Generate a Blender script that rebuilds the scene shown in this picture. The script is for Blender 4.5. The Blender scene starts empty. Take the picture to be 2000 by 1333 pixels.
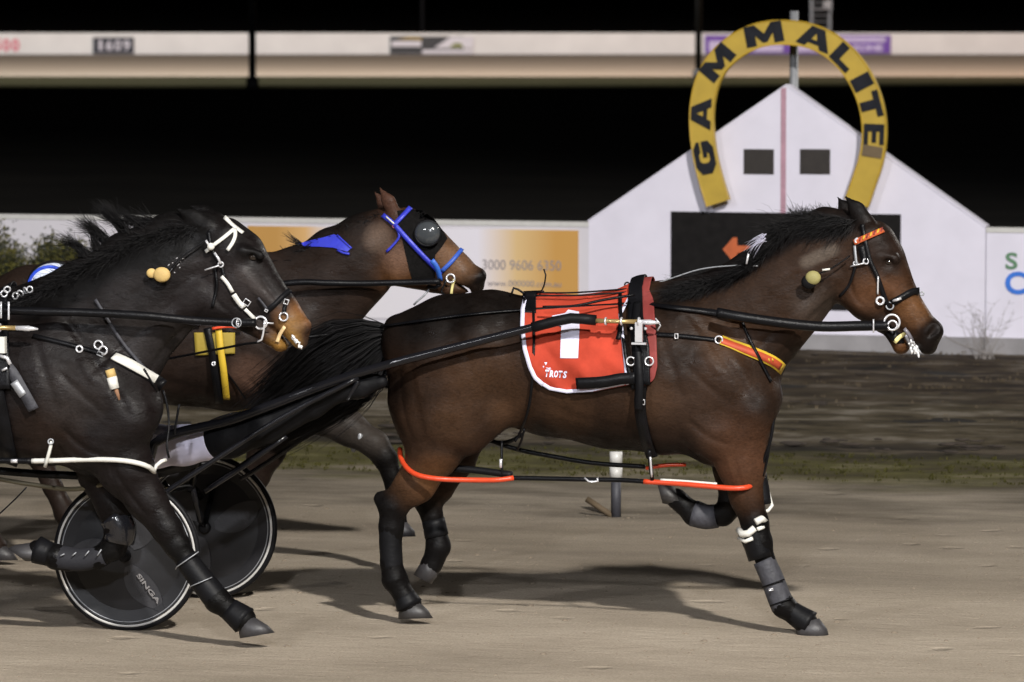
import bpy, bmesh, math, random
import numpy as np
from mathutils import Vector, Matrix
from mathutils.bvhtree import BVHTree
R = math.radians
rng = random.Random(7)
nrg = np.random.default_rng(7)
scene = bpy.context.scene

# ------------------------------------------------------------------ camera
H = 2.93                      # camera height (m)
F = 10300.0                   # focal length in photo pixels (photo 2000 px wide)
PITCH = math.atan(686.5/F)
cam_d = bpy.data.cameras.new('camera'); cam = bpy.data.objects.new('camera', cam_d)
scene.collection.objects.link(cam); scene.camera = cam
cam.location = (0, 0, H); cam.rotation_euler = (R(90)-PITCH, 0, 0)
cam_d.sensor_width = 36; cam_d.lens = 36*F/2000; cam_d.clip_start = 0.5; cam_d.clip_end = 5000
cam_d.dof.use_dof = True; cam_d.dof.focus_distance = 24.0; cam_d.dof.aperture_fstop = 6.0

# ------------------------------------------------------------------ night sky
w = bpy.data.worlds.new('World'); scene.world = w; w.use_nodes = True
bg = w.node_tree.nodes['Background']
sky = w.node_tree.nodes.new('ShaderNodeTexSky'); sky.sky_type = 'NISHITA'; sky.sun_disc = False
sky.sun_elevation = R(-6); sky.sun_rotation = R(200)
w.node_tree.links.new(sky.outputs[0], bg.inputs[0]); bg.inputs[1].default_value = 0.05

# ------------------------------------------------------------------ floodlights of the race track (tall masts beside and behind the camera, and masts of the far straight)
def flood(name, loc, aim, power, size, cone, blend=0.5, col=(1, .96, .9)):
    l = bpy.data.lights.new(name, 'SPOT'); l.energy = power; l.shadow_soft_size = size
    l.spot_size = R(cone); l.spot_blend = blend; l.color = col
    o = bpy.data.objects.new(name, l); scene.collection.objects.link(o)
    o.location = loc; o.rotation_euler = (Vector(aim)-Vector(loc)).to_track_quat('-Z', 'Y').to_euler()
    return o
flood('floodlight', (13.5, -16, 30), (0, 30, 0), 142000, 1.0, 40)
flood('floodlight', (-3, -26, 19), (0, 30, .5), 46000, 1.0, 36, col=(.93, .95, 1))
flood('floodlight', (-30, -16, 24), (0, 29, 0), 27000, 1.0, 40, col=(.95, .96, 1))
flood('floodlight', (32, 66, 20), (-1, 24, 0), 17000, .9, 40)
flood('floodlight', (-7.8, 151, 34), (-6, 236, 0), 128000, .5, 120, col=(1, .99, .97))
flood('floodlight', (-52, 151, 34), (-30, 236, 0), 98000, .5, 120, col=(1, .99, .97))
flood('floodlight', (34, 153, 32), (24, 236, 0), 92000, .5, 110, col=(1, .66, .50))

scene.view_settings.view_transform = 'Standard'; scene.view_settings.look = 'None'
scene.view_settings.exposure = 0; scene.view_settings.gamma = 1
scene.render.engine = 'CYCLES'
scene.cycles.use_denoising = True
scene.cycles.max_bounces = 6

# ------------------------------------------------------------------ helpers
_c, _s = math.cos(PITCH), math.sin(PITCH)
def raydir(px, py):
    u = (px-1000)/F; v = (666.5-py)/F
    return Vector((u, _c+v*_s, -_s+v*_c))
def at(px, py, Y):                      # point seen at that pixel at distance Y
    d = raydir(px, py); return Vector((0, 0, H)) + d*(Y/d.y)
def ground_at(px, py, z=0.0):
    d = raydir(px, py); return Vector((0, 0, H)) + d*((z-H)/d.z)
class Frame:
    """upright plane through origin o, x axis along heading, y axis away from the camera"""
    def __init__(s, o, th):
        s.o = Vector(o); s.th = th
        s.h = Vector((math.cos(th), -math.sin(th), 0)); s.n = Vector((math.sin(th), math.cos(th), 0))
    def loc(s, w):
        d = w-s.o; return Vector((d.dot(s.h), d.dot(s.n), d.z))
    def P(s, px, py, l=0.0):
        d = raydir(px, py); C = Vector((0, 0, H))
        t = (l-(C-s.o).dot(s.n))/d.dot(s.n)
        return s.loc(C+d*t)
    def scale(s, px, l=0.0):
        p = s.P(px, 700, l); wy = (s.o+s.h*p.x+s.n*p.y).y
        return F/wy
    def local_ray(s, px, py):
        d = raydir(px, py); return s.loc(Vector((0, 0, H))), Vector((d.dot(s.h), d.dot(s.n), d.z)).normalized()

def empty(name, label, cat, loc=(0, 0, 0), rz=0, group=None):
    o = bpy.data.objects.new(name, None); scene.collection.objects.link(o)
    o.location = loc; o.rotation_euler = (0, 0, rz); o.empty_display_size = .2
    o['label'] = label; o['category'] = cat
    if group: o['group'] = group
    return o
def tag(o, label=None, cat=None, group=None, kind=None):
    if label: o['label'] = label
    if cat: o['category'] = cat
    if group: o['group'] = group
    if kind: o['kind'] = kind
    return o
def mobj(name, verts, faces, mat, parent=None, smooth=True, loc=None):
    me = bpy.data.meshes.new(name); me.from_pydata([tuple(v) for v in verts], [], faces); me.update()
    if smooth: me.polygons.foreach_set('use_smooth', [True]*len(me.polygons))
    if mat: me.materials.append(mat)
    o = bpy.data.objects.new(name, me); scene.collection.objects.link(o)
    if parent: o.parent = parent
    if loc is not None: o.location = loc
    return o
class MB:
    def __init__(s): s.v = []; s.f = []
    def add(s, vs, fs):
        b = len(s.v); s.v += [tuple(x) for x in vs]; s.f += [tuple(i+b for i in q) for q in fs]
        return s
    def box(s, x0, x1, y0, y1, z0, z1, M=None):
        vs = [Vector((x, y, z)) for z in (z0, z1) for y in (y0, y1) for x in (x0, x1)]
        if M: vs = [M@v for v in vs]
        return s.add(vs, [(0, 2, 3, 1), (4, 5, 7, 6), (0, 1, 5, 4), (2, 6, 7, 3), (0, 4, 6, 2), (1, 3, 7, 5)])
    def tube(s, pts, rad, n=8, cap=True):
        pts = [Vector(p) for p in pts]
        if not isinstance(rad, (list, tuple)): rad = [rad]*len(pts)
        up = None; rings = []
        for i, p in enumerate(pts):
            t = (pts[min(i+1, len(pts)-1)]-pts[max(i-1, 0)])
            if t.length < 1e-9: t = Vector((1, 0, 0))
            t.normalize()
            if up is None: up = t.orthogonal().normalized()
            up = (up-t*up.dot(t))
            if up.length < 1e-6: up = t.orthogonal()
            up.normalize(); sd = t.cross(up)
            rings.append([p+(up*math.cos(a)+sd*math.sin(a))*rad[i] for a in [2*math.pi*k/n for k in range(n)]])
        vs = [v for r in rings for v in r]; fs = []
        for i in range(len(pts)-1):
            for k in range(n):
                fs.append((i*n+k, i*n+(k+1) % n, (i+1)*n+(k+1) % n, (i+1)*n+k))
        if cap:
            fs.append(tuple(range(n-1, -1, -1))); fs.append(tuple((len(pts)-1)*n+k for k in range(n)))
        return s.add(vs, fs)
    def torus(s, c, ax, R_, r, n=32, m=8, a0=0, a1=2*math.pi):
        ax = Vector(ax).normalized(); u = ax.orthogonal().normalized(); v = ax.cross(u); c = Vector(c)
        full = abs(a1-a0-2*math.pi) < 1e-6
        pts = [c+(u*math.cos(a)+v*math.sin(a))*R_ for a in [a0+(a1-a0)*i/n for i in range(n+1)]]
        vs = []; fs = []
        cnt = n if full else n+1
        for i in range(cnt):
            e = (pts[i]-c).normalized()
            for k in range(m):
                b = 2*math.pi*k/m; vs.append(pts[i]+e*math.cos(b)*r+ax*math.sin(b)*r)
        for i in range(n):
            j = (i+1) % cnt
            for k in range(m): fs.append((i*m+k, j*m+k, j*m+(k+1) % m, i*m+(k+1) % m))
        return s.add(vs, fs)
    def lathe(s, prof, c, ax, n=48):           # prof: (radius, offset along axis)
        ax = Vector(ax).normalized(); u = ax.orthogonal().normalized(); v = ax.cross(u); c = Vector(c)
        vs = []; fs = []
        for (r, h) in prof:
            for k in range(n):
                a = 2*math.pi*k/n; vs.append(c+ax*h+(u*math.cos(a)+v*math.sin(a))*r)
        for i in range(len(prof)-1):
            for k in range(n): fs.append((i*n+k, i*n+(k+1) % n, (i+1)*n+(k+1) % n, (i+1)*n+k))
        return s.add(vs, fs)
    def ball(s, c, r, sc=(1, 1, 1), n=14, m=10, M=None):
        c = Vector(c); vs = []; fs = []
        for i in range(m+1):
            for k in range(n):
                th = math.pi*i/m; a = 2*math.pi*k/n
                p = Vector((math.sin(th)*math.cos(a)*sc[0], math.sin(th)*math.sin(a)*sc[1], math.cos(th)*sc[2]))*r
                if M: p = M@p
                vs.append(c+p)
        for i in range(m):
            for k in range(n): fs.append((i*n+k, (i+1)*n+k, (i+1)*n+(k+1) % n, i*n+(k+1) % n))
        return s.add(vs, fs)
    def ribbon(s, pts, nors, wid, th):
        """strap of box section following pts; nors = outward normals"""
        n = len(pts); vs = []; fs = []
        if not isinstance(wid, (list, tuple)): wid = [wid]*n
        for i in range(n):
            t = (pts[min(i+1, n-1)]-pts[max(i-1, 0)]).normalized()
            sd = t.cross(nors[i]).normalized(); nn = sd.cross(t).normalized()
            if nn.dot(nors[i]) < 0: nn = -nn
            for a, b in ((-1, -1), (1, -1), (1, 1), (-1, 1)):
                vs.append(pts[i]+sd*(a*wid[i]/2)+nn*(b*th/2))
        for i in range(n-1):
            for k in range(4): fs.append((i*4+k, i*4+(k+1) % 4, (i+1)*4+(k+1) % 4, (i+1)*4+k))
        fs.append((3, 2, 1, 0)); fs.append(tuple((n-1)*4+k for k in range(4)))
        return s.add(vs, fs)
    def prism(s, poly, y0, y1):                # poly in (x,z), extruded along y
        n = len(poly)
        vs = [(x, y0, z) for x, z in poly]+[(x, y1, z) for x, z in poly]
        fs = [tuple(range(n)), tuple(range(2*n-1, n-1, -1))]
        for i in range(n): fs.append((i, i+n, (i+1) % n+n, (i+1) % n))
        return s.add(vs, fs)
    def build(s, name, mat, parent=None, smooth=False, loc=None):
        return mobj(name, s.v, s.f, mat, parent, smooth, loc)

def spline(pts, step=6.0):
    """Catmull-Rom through tuples of any dimension, resampled roughly every `step` units"""
    pts = [tuple(map(float, p)) for p in pts]
    if len(pts) < 3:
        a, b = np.array(pts[0]), np.array(pts[-1]); n = max(2, int(np.linalg.norm((b-a)[:2])/step)+1)
        return [tuple(a+(b-a)*i/(n-1)) for i in range(n)]
    P_ = [np.array(p) for p in pts]; P_ = [2*P_[0]-P_[1]]+P_+[2*P_[-1]-P_[-2]]
    out = []
    for i in range(1, len(P_)-2):
        a, b, c, d = P_[i-1:i+3]; n = max(1, int(np.linalg.norm((c-b)[:2])/step))
        for k in range(n):
            t = k/n
            out.append(tuple(.5*((2*b)+(-a+c)*t+(2*a-5*b+4*c-d)*t*t+(-a+3*b-3*c+d)*t**3)))
    out.append(tuple(P_[-2])); return out

# ------------------------------------------------------------------ materials
def new_mat(name):
    m = bpy.data.materials.new(name); m.use_nodes = True
    return m, m.node_tree, m.node_tree.nodes['Principled BSDF']
def setin(b, **k):
    for a, v in k.items():
        n = {'color': 'Base Color', 'rough': 'Roughness', 'metal': 'Metallic', 'spec': 'Specular IOR Level', 'coat': 'Coat Weight', 'sheen': 'Sheen Weight', 'coat_rough': 'Coat Roughness'}[a]
        b.inputs[n].default_value = (*v, 1) if a == 'color' else v
def mat(name, color, rough=.6, metal=0, spec=.5, var=.12, scale=14, bump=.15, bscale=60, sheen=0, coat=0):
    m, nt, b = new_mat(name); N = nt.nodes; L = nt.links
    setin(b, rough=rough, metal=metal, spec=spec, sheen=sheen, coat=coat)
    tc = N.new('ShaderNodeTexCoord'); no = N.new('ShaderNodeTexNoise'); no.inputs['Scale'].default_value = scale; no.inputs['Detail'].default_value = 5
    L.new(tc.outputs['Object'], no.inputs['Vector'])
    mr = N.new('ShaderNodeMapRange'); mr.inputs['From Min'].default_value = .3; mr.inputs['From Max'].default_value = .7
    mr.inputs['To Min'].default_value = 1-var; mr.inputs['To Max'].default_value = 1+var
    L.new(no.outputs['Fac'], mr.inputs['Value'])
    mx = N.new('ShaderNodeVectorMath'); mx.operation = 'SCALE'; mx.inputs[0].default_value = color
    L.new(mr.outputs[0], mx.inputs['Scale']); L.new(mx.outputs[0], b.inputs['Base Color'])
    if bump:
        n2 = N.new('ShaderNodeTexNoise'); n2.inputs['Scale'].default_value = bscale; n2.inputs['Detail'].default_value = 4
        L.new(tc.outputs['Object'], n2.inputs['Vector'])
        bp = N.new('ShaderNodeBump'); bp.inputs['Strength'].default_value = bump; bp.inputs['Distance'].default_value = .01
        L.new(n2.outputs['Fac'], bp.inputs['Height']); L.new(bp.outputs[0], b.inputs['Normal'])
    return m
def ground_mat(name, cols, sc=(1, 1, 1), scale=2.0, rough=.95, bump=.5, bscale=9, detail=8, grit=.12):
    """cols: list of (pos, rgb) of a colour ramp over stretched noise"""
    m, nt, b = new_mat(name); N = nt.nodes; L = nt.links
    setin(b, rough=rough, spec=.2)
    tc = N.new('ShaderNodeTexCoord'); mp = N.new('ShaderNodeMapping'); mp.inputs['Scale'].default_value = sc
    L.new(tc.outputs['Object'], mp.inputs['Vector'])
    no = N.new('ShaderNodeTexNoise'); no.inputs['Scale'].default_value = scale; no.inputs['Detail'].default_value = detail; no.inputs['Roughness'].default_value = .6
    L.new(mp.outputs[0], no.inputs['Vector'])
    cr = N.new('ShaderNodeValToRGB'); el = cr.color_ramp.elements
    el[0].position = cols[0][0]; el[0].color = (*cols[0][1], 1); el[1].position = cols[-1][0]; el[1].color = (*cols[-1][1], 1)
    for p, c in cols[1:-1]:
        e = el.new(p); e.color = (*c, 1)
    L.new(no.outputs['Fac'], cr.inputs['Fac'])
    n3 = N.new('ShaderNodeTexNoise'); n3.inputs['Scale'].default_value = 90; n3.inputs['Detail'].default_value = 3
    L.new(tc.outputs['Object'], n3.inputs['Vector'])
    mr = N.new('ShaderNodeMapRange'); mr.inputs['From Min'].default_value = .3; mr.inputs['From Max'].default_value = .7
    mr.inputs['To Min'].default_value = 1-grit; mr.inputs['To Max'].default_value = 1+grit
    L.new(n3.outputs['Fac'], mr.inputs['Value'])
    mx = N.new('ShaderNodeVectorMath'); mx.operation = 'SCALE'
    L.new(cr.outputs[0], mx.inputs[0]); L.new(mr.outputs[0], mx.inputs['Scale']); L.new(mx.outputs[0], b.inputs['Base Color'])
    n2 = N.new('ShaderNodeTexNoise'); n2.inputs['Scale'].default_value = bscale; n2.inputs['Detail'].default_value = 8; n2.inputs['Roughness'].default_value = .65
    L.new(mp.outputs[0], n2.inputs['Vector'])
    bp = N.new('ShaderNodeBump'); bp.inputs['Strength'].default_value = bump; bp.inputs['Distance'].default_value = .04
    L.new(n2.outputs['Fac'], bp.inputs['Height']); L.new(bp.outputs[0], b.inputs['Normal'])
    return m
def coat_mat(name, rough=.46, spec=.22, sheen=0.0, var=.45):
    """horse coat: colour from the mesh's own coat attribute, broken up by hair-fine and sweaty patches"""
    m, nt, b = new_mat(name); N = nt.nodes; L = nt.links
    setin(b, spec=spec, sheen=sheen, coat=.0, coat_rough=.35)
    at_ = N.new('ShaderNodeAttribute'); at_.attribute_name = 'coat'
    tc = N.new('ShaderNodeTexCoord')
    mp = N.new('ShaderNodeMapping'); mp.inputs['Rotation'].default_value = (0, R(50), 0); mp.inputs['Scale'].default_value = (1, 1, 1.8)
    L.new(tc.outputs['Object'], mp.inputs['Vector'])
    n1 = N.new('ShaderNodeTexNoise'); n1.inputs['Scale'].default_value = 5; n1.inputs['Detail'].default_value = 6; n1.inputs['Roughness'].default_value = .6
    L.new(tc.outputs['Object'], n1.inputs['Vector'])
    n2 = N.new('ShaderNodeTexNoise'); n2.inputs['Scale'].default_value = 70; n2.inputs['Detail'].default_value = 6; n2.inputs['Roughness'].default_value = .7
    L.new(mp.outputs[0], n2.inputs['Vector'])
    a = N.new('ShaderNodeMath'); a.operation = 'ADD'; L.new(n1.outputs['Fac'], a.inputs[0]); L.new(n2.outputs['Fac'], a.inputs[1])
    mr = N.new('ShaderNodeMapRange'); mr.inputs['From Min'].default_value = .7; mr.inputs['From Max'].default_value = 1.3
    mr.inputs['To Min'].default_value = 1-var; mr.inputs['To Max'].default_value = 1+var
    L.new(a.outputs[0], mr.inputs['Value'])
    mx = N.new('ShaderNodeVectorMath'); mx.operation = 'SCALE'; L.new(at_.outputs['Color'], mx.inputs[0]); L.new(mr.outputs[0], mx.inputs['Scale'])
    L.new(mx.outputs[0], b.inputs['Base Color'])
    r2 = N.new('ShaderNodeMapRange'); r2.inputs['From Min'].default_value = .35; r2.inputs['From Max'].default_value = .65
    n4 = N.new('ShaderNodeTexNoise'); n4.inputs['Scale'].default_value = 13; n4.inputs['Detail'].default_value = 6; n4.inputs['Roughness'].default_value = .7; L.new(mp.outputs[0], n4.inputs['Vector'])
    r2.inputs['To Min'].default_value = rough-.14; r2.inputs['To Max'].default_value = rough+.3
    L.new(n4.outputs['Fac'], r2.inputs['Value']); L.new(r2.outputs[0], b.inputs['Roughness'])
    n3 = N.new('ShaderNodeTexNoise'); n3.inputs['Scale'].default_value = 7; n3.inputs['Detail'].default_value = 3
    L.new(mp.outputs[0], n3.inputs['Vector'])
    bp = N.new('ShaderNodeBump'); bp.inputs['Strength'].default_value = .28; bp.inputs['Distance'].default_value = .03; L.new(n3.outputs['Fac'], bp.inputs['Height'])
    b2 = N.new('ShaderNodeBump'); b2.inputs['Strength'].default_value = .5; b2.inputs['Distance'].default_value = .004; L.new(n2.outputs['Fac'], b2.inputs['Height'])
    L.new(bp.outputs[0], b2.inputs['Normal']); L.new(b2.outputs[0], b.inputs['Normal'])
    return m
M = dict(
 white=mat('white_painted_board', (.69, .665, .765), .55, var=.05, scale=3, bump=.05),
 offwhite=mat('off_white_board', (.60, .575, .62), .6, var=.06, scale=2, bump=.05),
 greyboard=mat('grey_kickboard', (.27, .26, .27), .8, var=.15, scale=5),
 blackpaint=mat('black_paint', (.008, .007, .007), .7, spec=.15, var=.3),
 cap=mat('grey_white_capping', (.55, .54, .52), .5, var=.06),
 pink=mat('faded_pink_paint', (.42, .24, .30), .6),
 yellow=mat('yellow_sign_paint', (.46, .31, .035), .5, var=.1, scale=6, bump=.05),
 letter=mat('black_lettering', (.010, .011, .016), .6, spec=.2, var=.3),
 faded=mat('faded_brown_lettering', (.13, .09, .045), .6),
 orange=mat('orange_paint', (.50, .11, .03), .5),
 purple=mat('purple_banner', (.16, .06, .42), .5, var=.1, scale=1),
 green=mat('green_letter', (.10, .22, .12), .5), blue_l=mat('blue_letter', (.03, .16, .62), .5),
 redl=mat('faded_red_letter', (.75, .22, .28), .5),
 steel=mat('galvanised_steel', (.33, .34, .36), .5, metal=.4),
 darksteel=mat('dark_mast_steel', (.022, .022, .025), .6),
 leather=mat('black_leather', (.005, .005, .006), .36, spec=.16, var=.3, bump=.2, bscale=150),
 rubber=mat('black_rubber', (.006, .006, .007), .5, spec=.14, var=.2),
 chrome=mat('chrome', (.72, .72, .75), .22, metal=.45, var=.03, bump=0),
 brass=mat('brass', (.42, .30, .13), .28, metal=.5, var=.1, bump=0),
 red=mat('red_saddlecloth', (.42, .050, .026), .8, spec=.15, var=.2, scale=9, bump=.6, bscale=11),
 redpad=mat('red_pad', (.20, .027, .023), .7, var=.15, scale=9),
 whitecloth=mat('white_cloth', (.66, .65, .80), .7, var=.05, bump=.2),
 whitestrap=mat('white_strap', (.68, .67, .62), .45, var=.06),
 whitepants=mat('white_racing_trousers', (.80, .77, .95), .6, var=.05, bump=.5, bscale=14),
 hobble=mat('orange_red_plastic', (.62, .06, .018), .38, var=.08),
 yelstrap=mat('yellow_strap', (.60, .40, .03), .55, var=.06),
 cream=mat('pale_yellow_strap', (.80, .70, .30), .5),
 bluestrap=mat('blue_strap', (.03, .04, .46), .45, var=.12),
 shell=mat('black_wheel_disc', (.017, .017, .019), .42, spec=.3, var=.3, scale=5, bump=.05),
 blade=mat('grey_disc_blade', (.038, .038, .042), .42, spec=.3, var=.2, scale=6),
 rimwhite=mat('white_rim_tape', (.50, .49, .47), .4, var=.04),
 boot=mat('grey_leg_boot', (.038, .038, .046), .65, var=.2, scale=30, bump=.5, bscale=40),
 hoof=mat('grey_hoof_horn', (.038, .036, .038), .5, var=.3, scale=20),
 bhoof=mat('dark_hoof_horn', (.03, .028, .028), .5, var=.3, scale=20),
 foam=mat('white_froth', (.85, .86, .86), .4, var=.1, bump=.8),
 eye=mat('dark_glossy_eye', (.012, .008, .006), .06, spec=.8, var=0, bump=0),
 plug=mat('yellow_ear_plug', (.27, .24, .09), .7), plug2=mat('peach_ear_plug', (.55, .38, .14), .7, var=.1),
 hairb=mat('black_horse_hair', (.005, .0045, .005), .5, spec=.2, var=.3, bump=0),
 helmet=mat('white_helmet', (.72, .78, .95), .25, coat=.5), helmetb=mat('blue_helmet_stripe', (.03, .08, .6), .3),
 skin=mat('skin', (.45, .25, .18), .55), silks=mat('dark_racing_silks', (.03, .03, .12), .6, bump=.4, bscale=12),
 bark=mat('dry_twig', (.09, .07, .05), .9), leaf=mat('yellow_green_leaf', (.10, .092, .016), .7, var=.5, scale=30), leaf2=mat('dark_green_leaf', (.018, .022, .009), .7, var=.4, scale=30),
 grassb=mat('grass_blade', (.045, .042, .010), .8, spec=.1, var=.4, scale=5), drygrass=mat('dry_grass', (.085, .062, .036), .8, var=.4, scale=8),
 clod=mat('dark_earth', (.035, .026, .02), .95, var=.4, scale=20),
 mask=mat('black_mesh_hood', (.006, .0055, .0055), .8, spec=.06, var=.3, scale=60, bump=.2, bscale=120), cup=mat('smoky_eye_cup', (.05, .055, .06), .15, coat=.6),
 glovew=mat('white_glove', (.6, .6, .62), .6),
)
# ------------------------------------------------------------------ the setting
TH = R(13)
lead = Frame(Vector((-1.604, 24.62, 0))+2.25*Vector((math.cos(TH), -math.sin(TH), 0)), TH)
FW = lead.h*-1*0+lead.o
def strip(name, l0, l1, z, material, s0=-60, s1=60, rough=0, kind='structure', res=None, amp=0, wav=0):
    """a band of ground along the track between lateral distances l0 and l1 (m beyond the lead horse)"""
    nx = res[0] if res else 1; ny = res[1] if res else 1
    vs = []; fs = []
    for j in range(ny+1):
        for i in range(nx+1):
            x = s0+(s1-s0)*i/nx; y = l0+(l1-l0)*j/ny
            dz = 0
            if amp:
                e = min(1, min(j, ny-j)/3)
                dz = e*amp*(math.sin(x*1.7+y*3.1)*.4+math.sin(x*4.3-y*2.2+1)*.3+math.sin(x*.8+2*math.sin(y*1.9))*.5+math.sin(x*11+y*9)*.15+.6)
            if wav and j in (0, ny): y += wav*(math.sin(x*1.3+j)*.5+math.sin(x*3.7+j*2)*.3+math.sin(x*9.1)*.2+math.sin(x*21+j)*.12)
            vs.append((x, y, dz))
    for j in range(ny):
        for i in range(nx): fs.append((j*(nx+1)+i, j*(nx+1)+i+1, (j+1)*(nx+1)+i+1, (j+1)*(nx+1)+i))
    o = mobj(name, vs, fs, material, None, True)
    o.location = (lead.o.x, lead.o.y, z); o.rotation_euler = (0, 0, -TH); o['kind'] = kind
    return o
m_inf = ground_mat('infield_earth', [(.3, (.011, .010, .009)), (.7, (.026, .023, .020))], scale=.3)
g = mobj('ground', [(-3000, -200, 0), (3000, -200, 0), (3000, 4000, 0), (-3000, 4000, 0)], [(0, 1, 2, 3)], m_inf); g['kind'] = 'structure'
def band_mat(name, bands, grit=.2):
    """bands: (start, softness, colours, stretch, noise scale) along the lateral coordinate, mixed with ragged noise edges"""
    m, nt, b = new_mat(name); N = nt.nodes; L = nt.links; setin(b, rough=.95, spec=.15)
    tc = N.new('ShaderNodeTexCoord'); sx = N.new('ShaderNodeSeparateXYZ'); L.new(tc.outputs['Object'], sx.inputs[0])
    mpe = N.new('ShaderNodeMapping'); mpe.inputs['Scale'].default_value = (.4, 1, 1); L.new(tc.outputs['Object'], mpe.inputs['Vector'])
    ne = N.new('ShaderNodeTexNoise'); ne.inputs['Scale'].default_value = 1.4; ne.inputs['Detail'].default_value = 7; ne.inputs['Roughness'].default_value = .65; L.new(mpe.outputs[0], ne.inputs['Vector'])
    prev = None
    for k, (st, soft, cols, sc, scale) in enumerate(bands):
        mp = N.new('ShaderNodeMapping'); mp.inputs['Scale'].default_value = (sc, 1, 1); mp.inputs['Location'].default_value = (k*7.3, k*3.1, 0); L.new(tc.outputs['Object'], mp.inputs['Vector'])
        no = N.new('ShaderNodeTexNoise'); no.inputs['Scale'].default_value = scale; no.inputs['Detail'].default_value = 7; no.inputs['Roughness'].default_value = .62; L.new(mp.outputs[0], no.inputs['Vector'])
        cr = N.new('ShaderNodeValToRGB'); el = cr.color_ramp.elements; el[0].position = cols[0][0]; el[0].color = (*cols[0][1], 1); el[1].position = cols[-1][0]; el[1].color = (*cols[-1][1], 1)
        for p, c in cols[1:-1]:
            e = el.new(p); e.color = (*c, 1)
        L.new(no.outputs['Fac'], cr.inputs['Fac'])
        if prev is None: prev = cr.outputs[0]; continue
        ad = N.new('ShaderNodeMath'); ad.operation = 'MULTIPLY_ADD'; L.new(ne.outputs['Fac'], ad.inputs[0]); ad.inputs[1].default_value = 2.6*soft; L.new(sx.outputs[1], ad.inputs[2])
        mr = N.new('ShaderNodeMapRange'); mr.interpolation_type = 'SMOOTHSTEP'; mr.inputs['From Min'].default_value = st+1.3*soft-soft*.5; mr.inputs['From Max'].default_value = st+1.3*soft+soft*.5; L.new(ad.outputs[0], mr.inputs['Value'])
        mx = N.new('ShaderNodeMixRGB'); L.new(mr.outputs[0], mx.inputs[0]); L.new(prev, mx.inputs[1]); L.new(cr.outputs[0], mx.inputs[2]); prev = mx.outputs[0]
    n3 = N.new('ShaderNodeTexNoise'); n3.inputs['Scale'].default_value = 80; n3.inputs['Detail'].default_value = 4; L.new(tc.outputs['Object'], n3.inputs['Vector'])
    mr = N.new('ShaderNodeMapRange'); mr.inputs['From Min'].default_value = .3; mr.inputs['From Max'].default_value = .7; mr.inputs['To Min'].default_value = 1-grit; mr.inputs['To Max'].default_value = 1+grit; L.new(n3.outputs['Fac'], mr.inputs['Value'])
    mv = N.new('ShaderNodeVectorMath'); mv.operation = 'SCALE'; L.new(prev, mv.inputs[0]); L.new(mr.outputs[0], mv.inputs['Scale']); L.new(mv.outputs[0], b.inputs['Base Color'])
    n2 = N.new('ShaderNodeTexNoise'); n2.inputs['Scale'].default_value = 16; n2.inputs['Detail'].default_value = 8; n2.inputs['Roughness'].default_value = .7; L.new(mpe.outputs[0], n2.inputs['Vector'])
    bp = N.new('ShaderNodeBump'); bp.inputs['Strength'].default_value = .55; bp.inputs['Distance'].default_value = .04; L.new(n2.outputs['Fac'], bp.inputs['Height']); L.new(bp.outputs[0], b.inputs['Normal'])
    return m
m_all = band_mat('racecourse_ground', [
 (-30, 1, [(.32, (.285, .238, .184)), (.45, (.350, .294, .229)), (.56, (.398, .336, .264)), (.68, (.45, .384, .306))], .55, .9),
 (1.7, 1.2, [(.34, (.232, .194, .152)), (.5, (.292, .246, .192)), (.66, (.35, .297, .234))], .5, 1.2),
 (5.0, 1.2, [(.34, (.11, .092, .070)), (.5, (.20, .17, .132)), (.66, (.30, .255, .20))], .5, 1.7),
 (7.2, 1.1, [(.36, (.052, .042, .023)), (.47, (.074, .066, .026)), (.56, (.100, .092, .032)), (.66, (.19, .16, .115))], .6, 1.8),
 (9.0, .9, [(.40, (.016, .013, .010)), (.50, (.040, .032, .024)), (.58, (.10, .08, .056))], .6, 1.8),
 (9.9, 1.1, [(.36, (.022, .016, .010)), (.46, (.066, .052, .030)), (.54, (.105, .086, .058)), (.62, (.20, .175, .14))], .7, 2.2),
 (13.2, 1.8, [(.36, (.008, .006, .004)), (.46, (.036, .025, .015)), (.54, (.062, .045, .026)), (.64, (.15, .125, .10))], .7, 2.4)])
def add_prints(m):
    nt = m.node_tree; N = nt.nodes; L = nt.links; b = N['Principled BSDF']
    tc = N.new('ShaderNodeTexCoord'); no = N.new('ShaderNodeTexNoise'); no.inputs['Scale'].default_value = 6; L.new(tc.outputs['Object'], no.inputs['Vector'])
    ad = N.new('ShaderNodeMixRGB'); ad.blend_type = 'ADD'; ad.inputs[0].default_value = .12; L.new(tc.outputs['Object'], ad.inputs[1]); L.new(no.outputs['Color'], ad.inputs[2])
    vo = N.new('ShaderNodeTexVoronoi'); vo.inputs['Scale'].default_value = 2.1; L.new(ad.outputs[0], vo.inputs['Vector'])
    mr = N.new('ShaderNodeMapRange'); mr.interpolation_type = 'SMOOTHSTEP'; mr.inputs['From Min'].default_value = .06; mr.inputs['From Max'].default_value = .17; L.new(vo.outputs['Distance'], mr.inputs['Value'])
    old = b.inputs['Normal'].links[0].from_socket; bp = N.new('ShaderNodeBump'); bp.inputs['Strength'].default_value = .5; bp.inputs['Distance'].default_value = .035
    L.new(mr.outputs[0], bp.inputs['Height']); L.new(old, bp.inputs['Normal']); L.new(bp.outputs[0], b.inputs['Normal'])
add_prints(m_all)
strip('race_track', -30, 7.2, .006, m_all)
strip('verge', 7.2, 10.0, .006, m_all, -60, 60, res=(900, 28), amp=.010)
strip('rough_dirt', 10.0, 18.9, .006, m_all, -60, 60, res=(900, 80), amp=.014)
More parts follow.
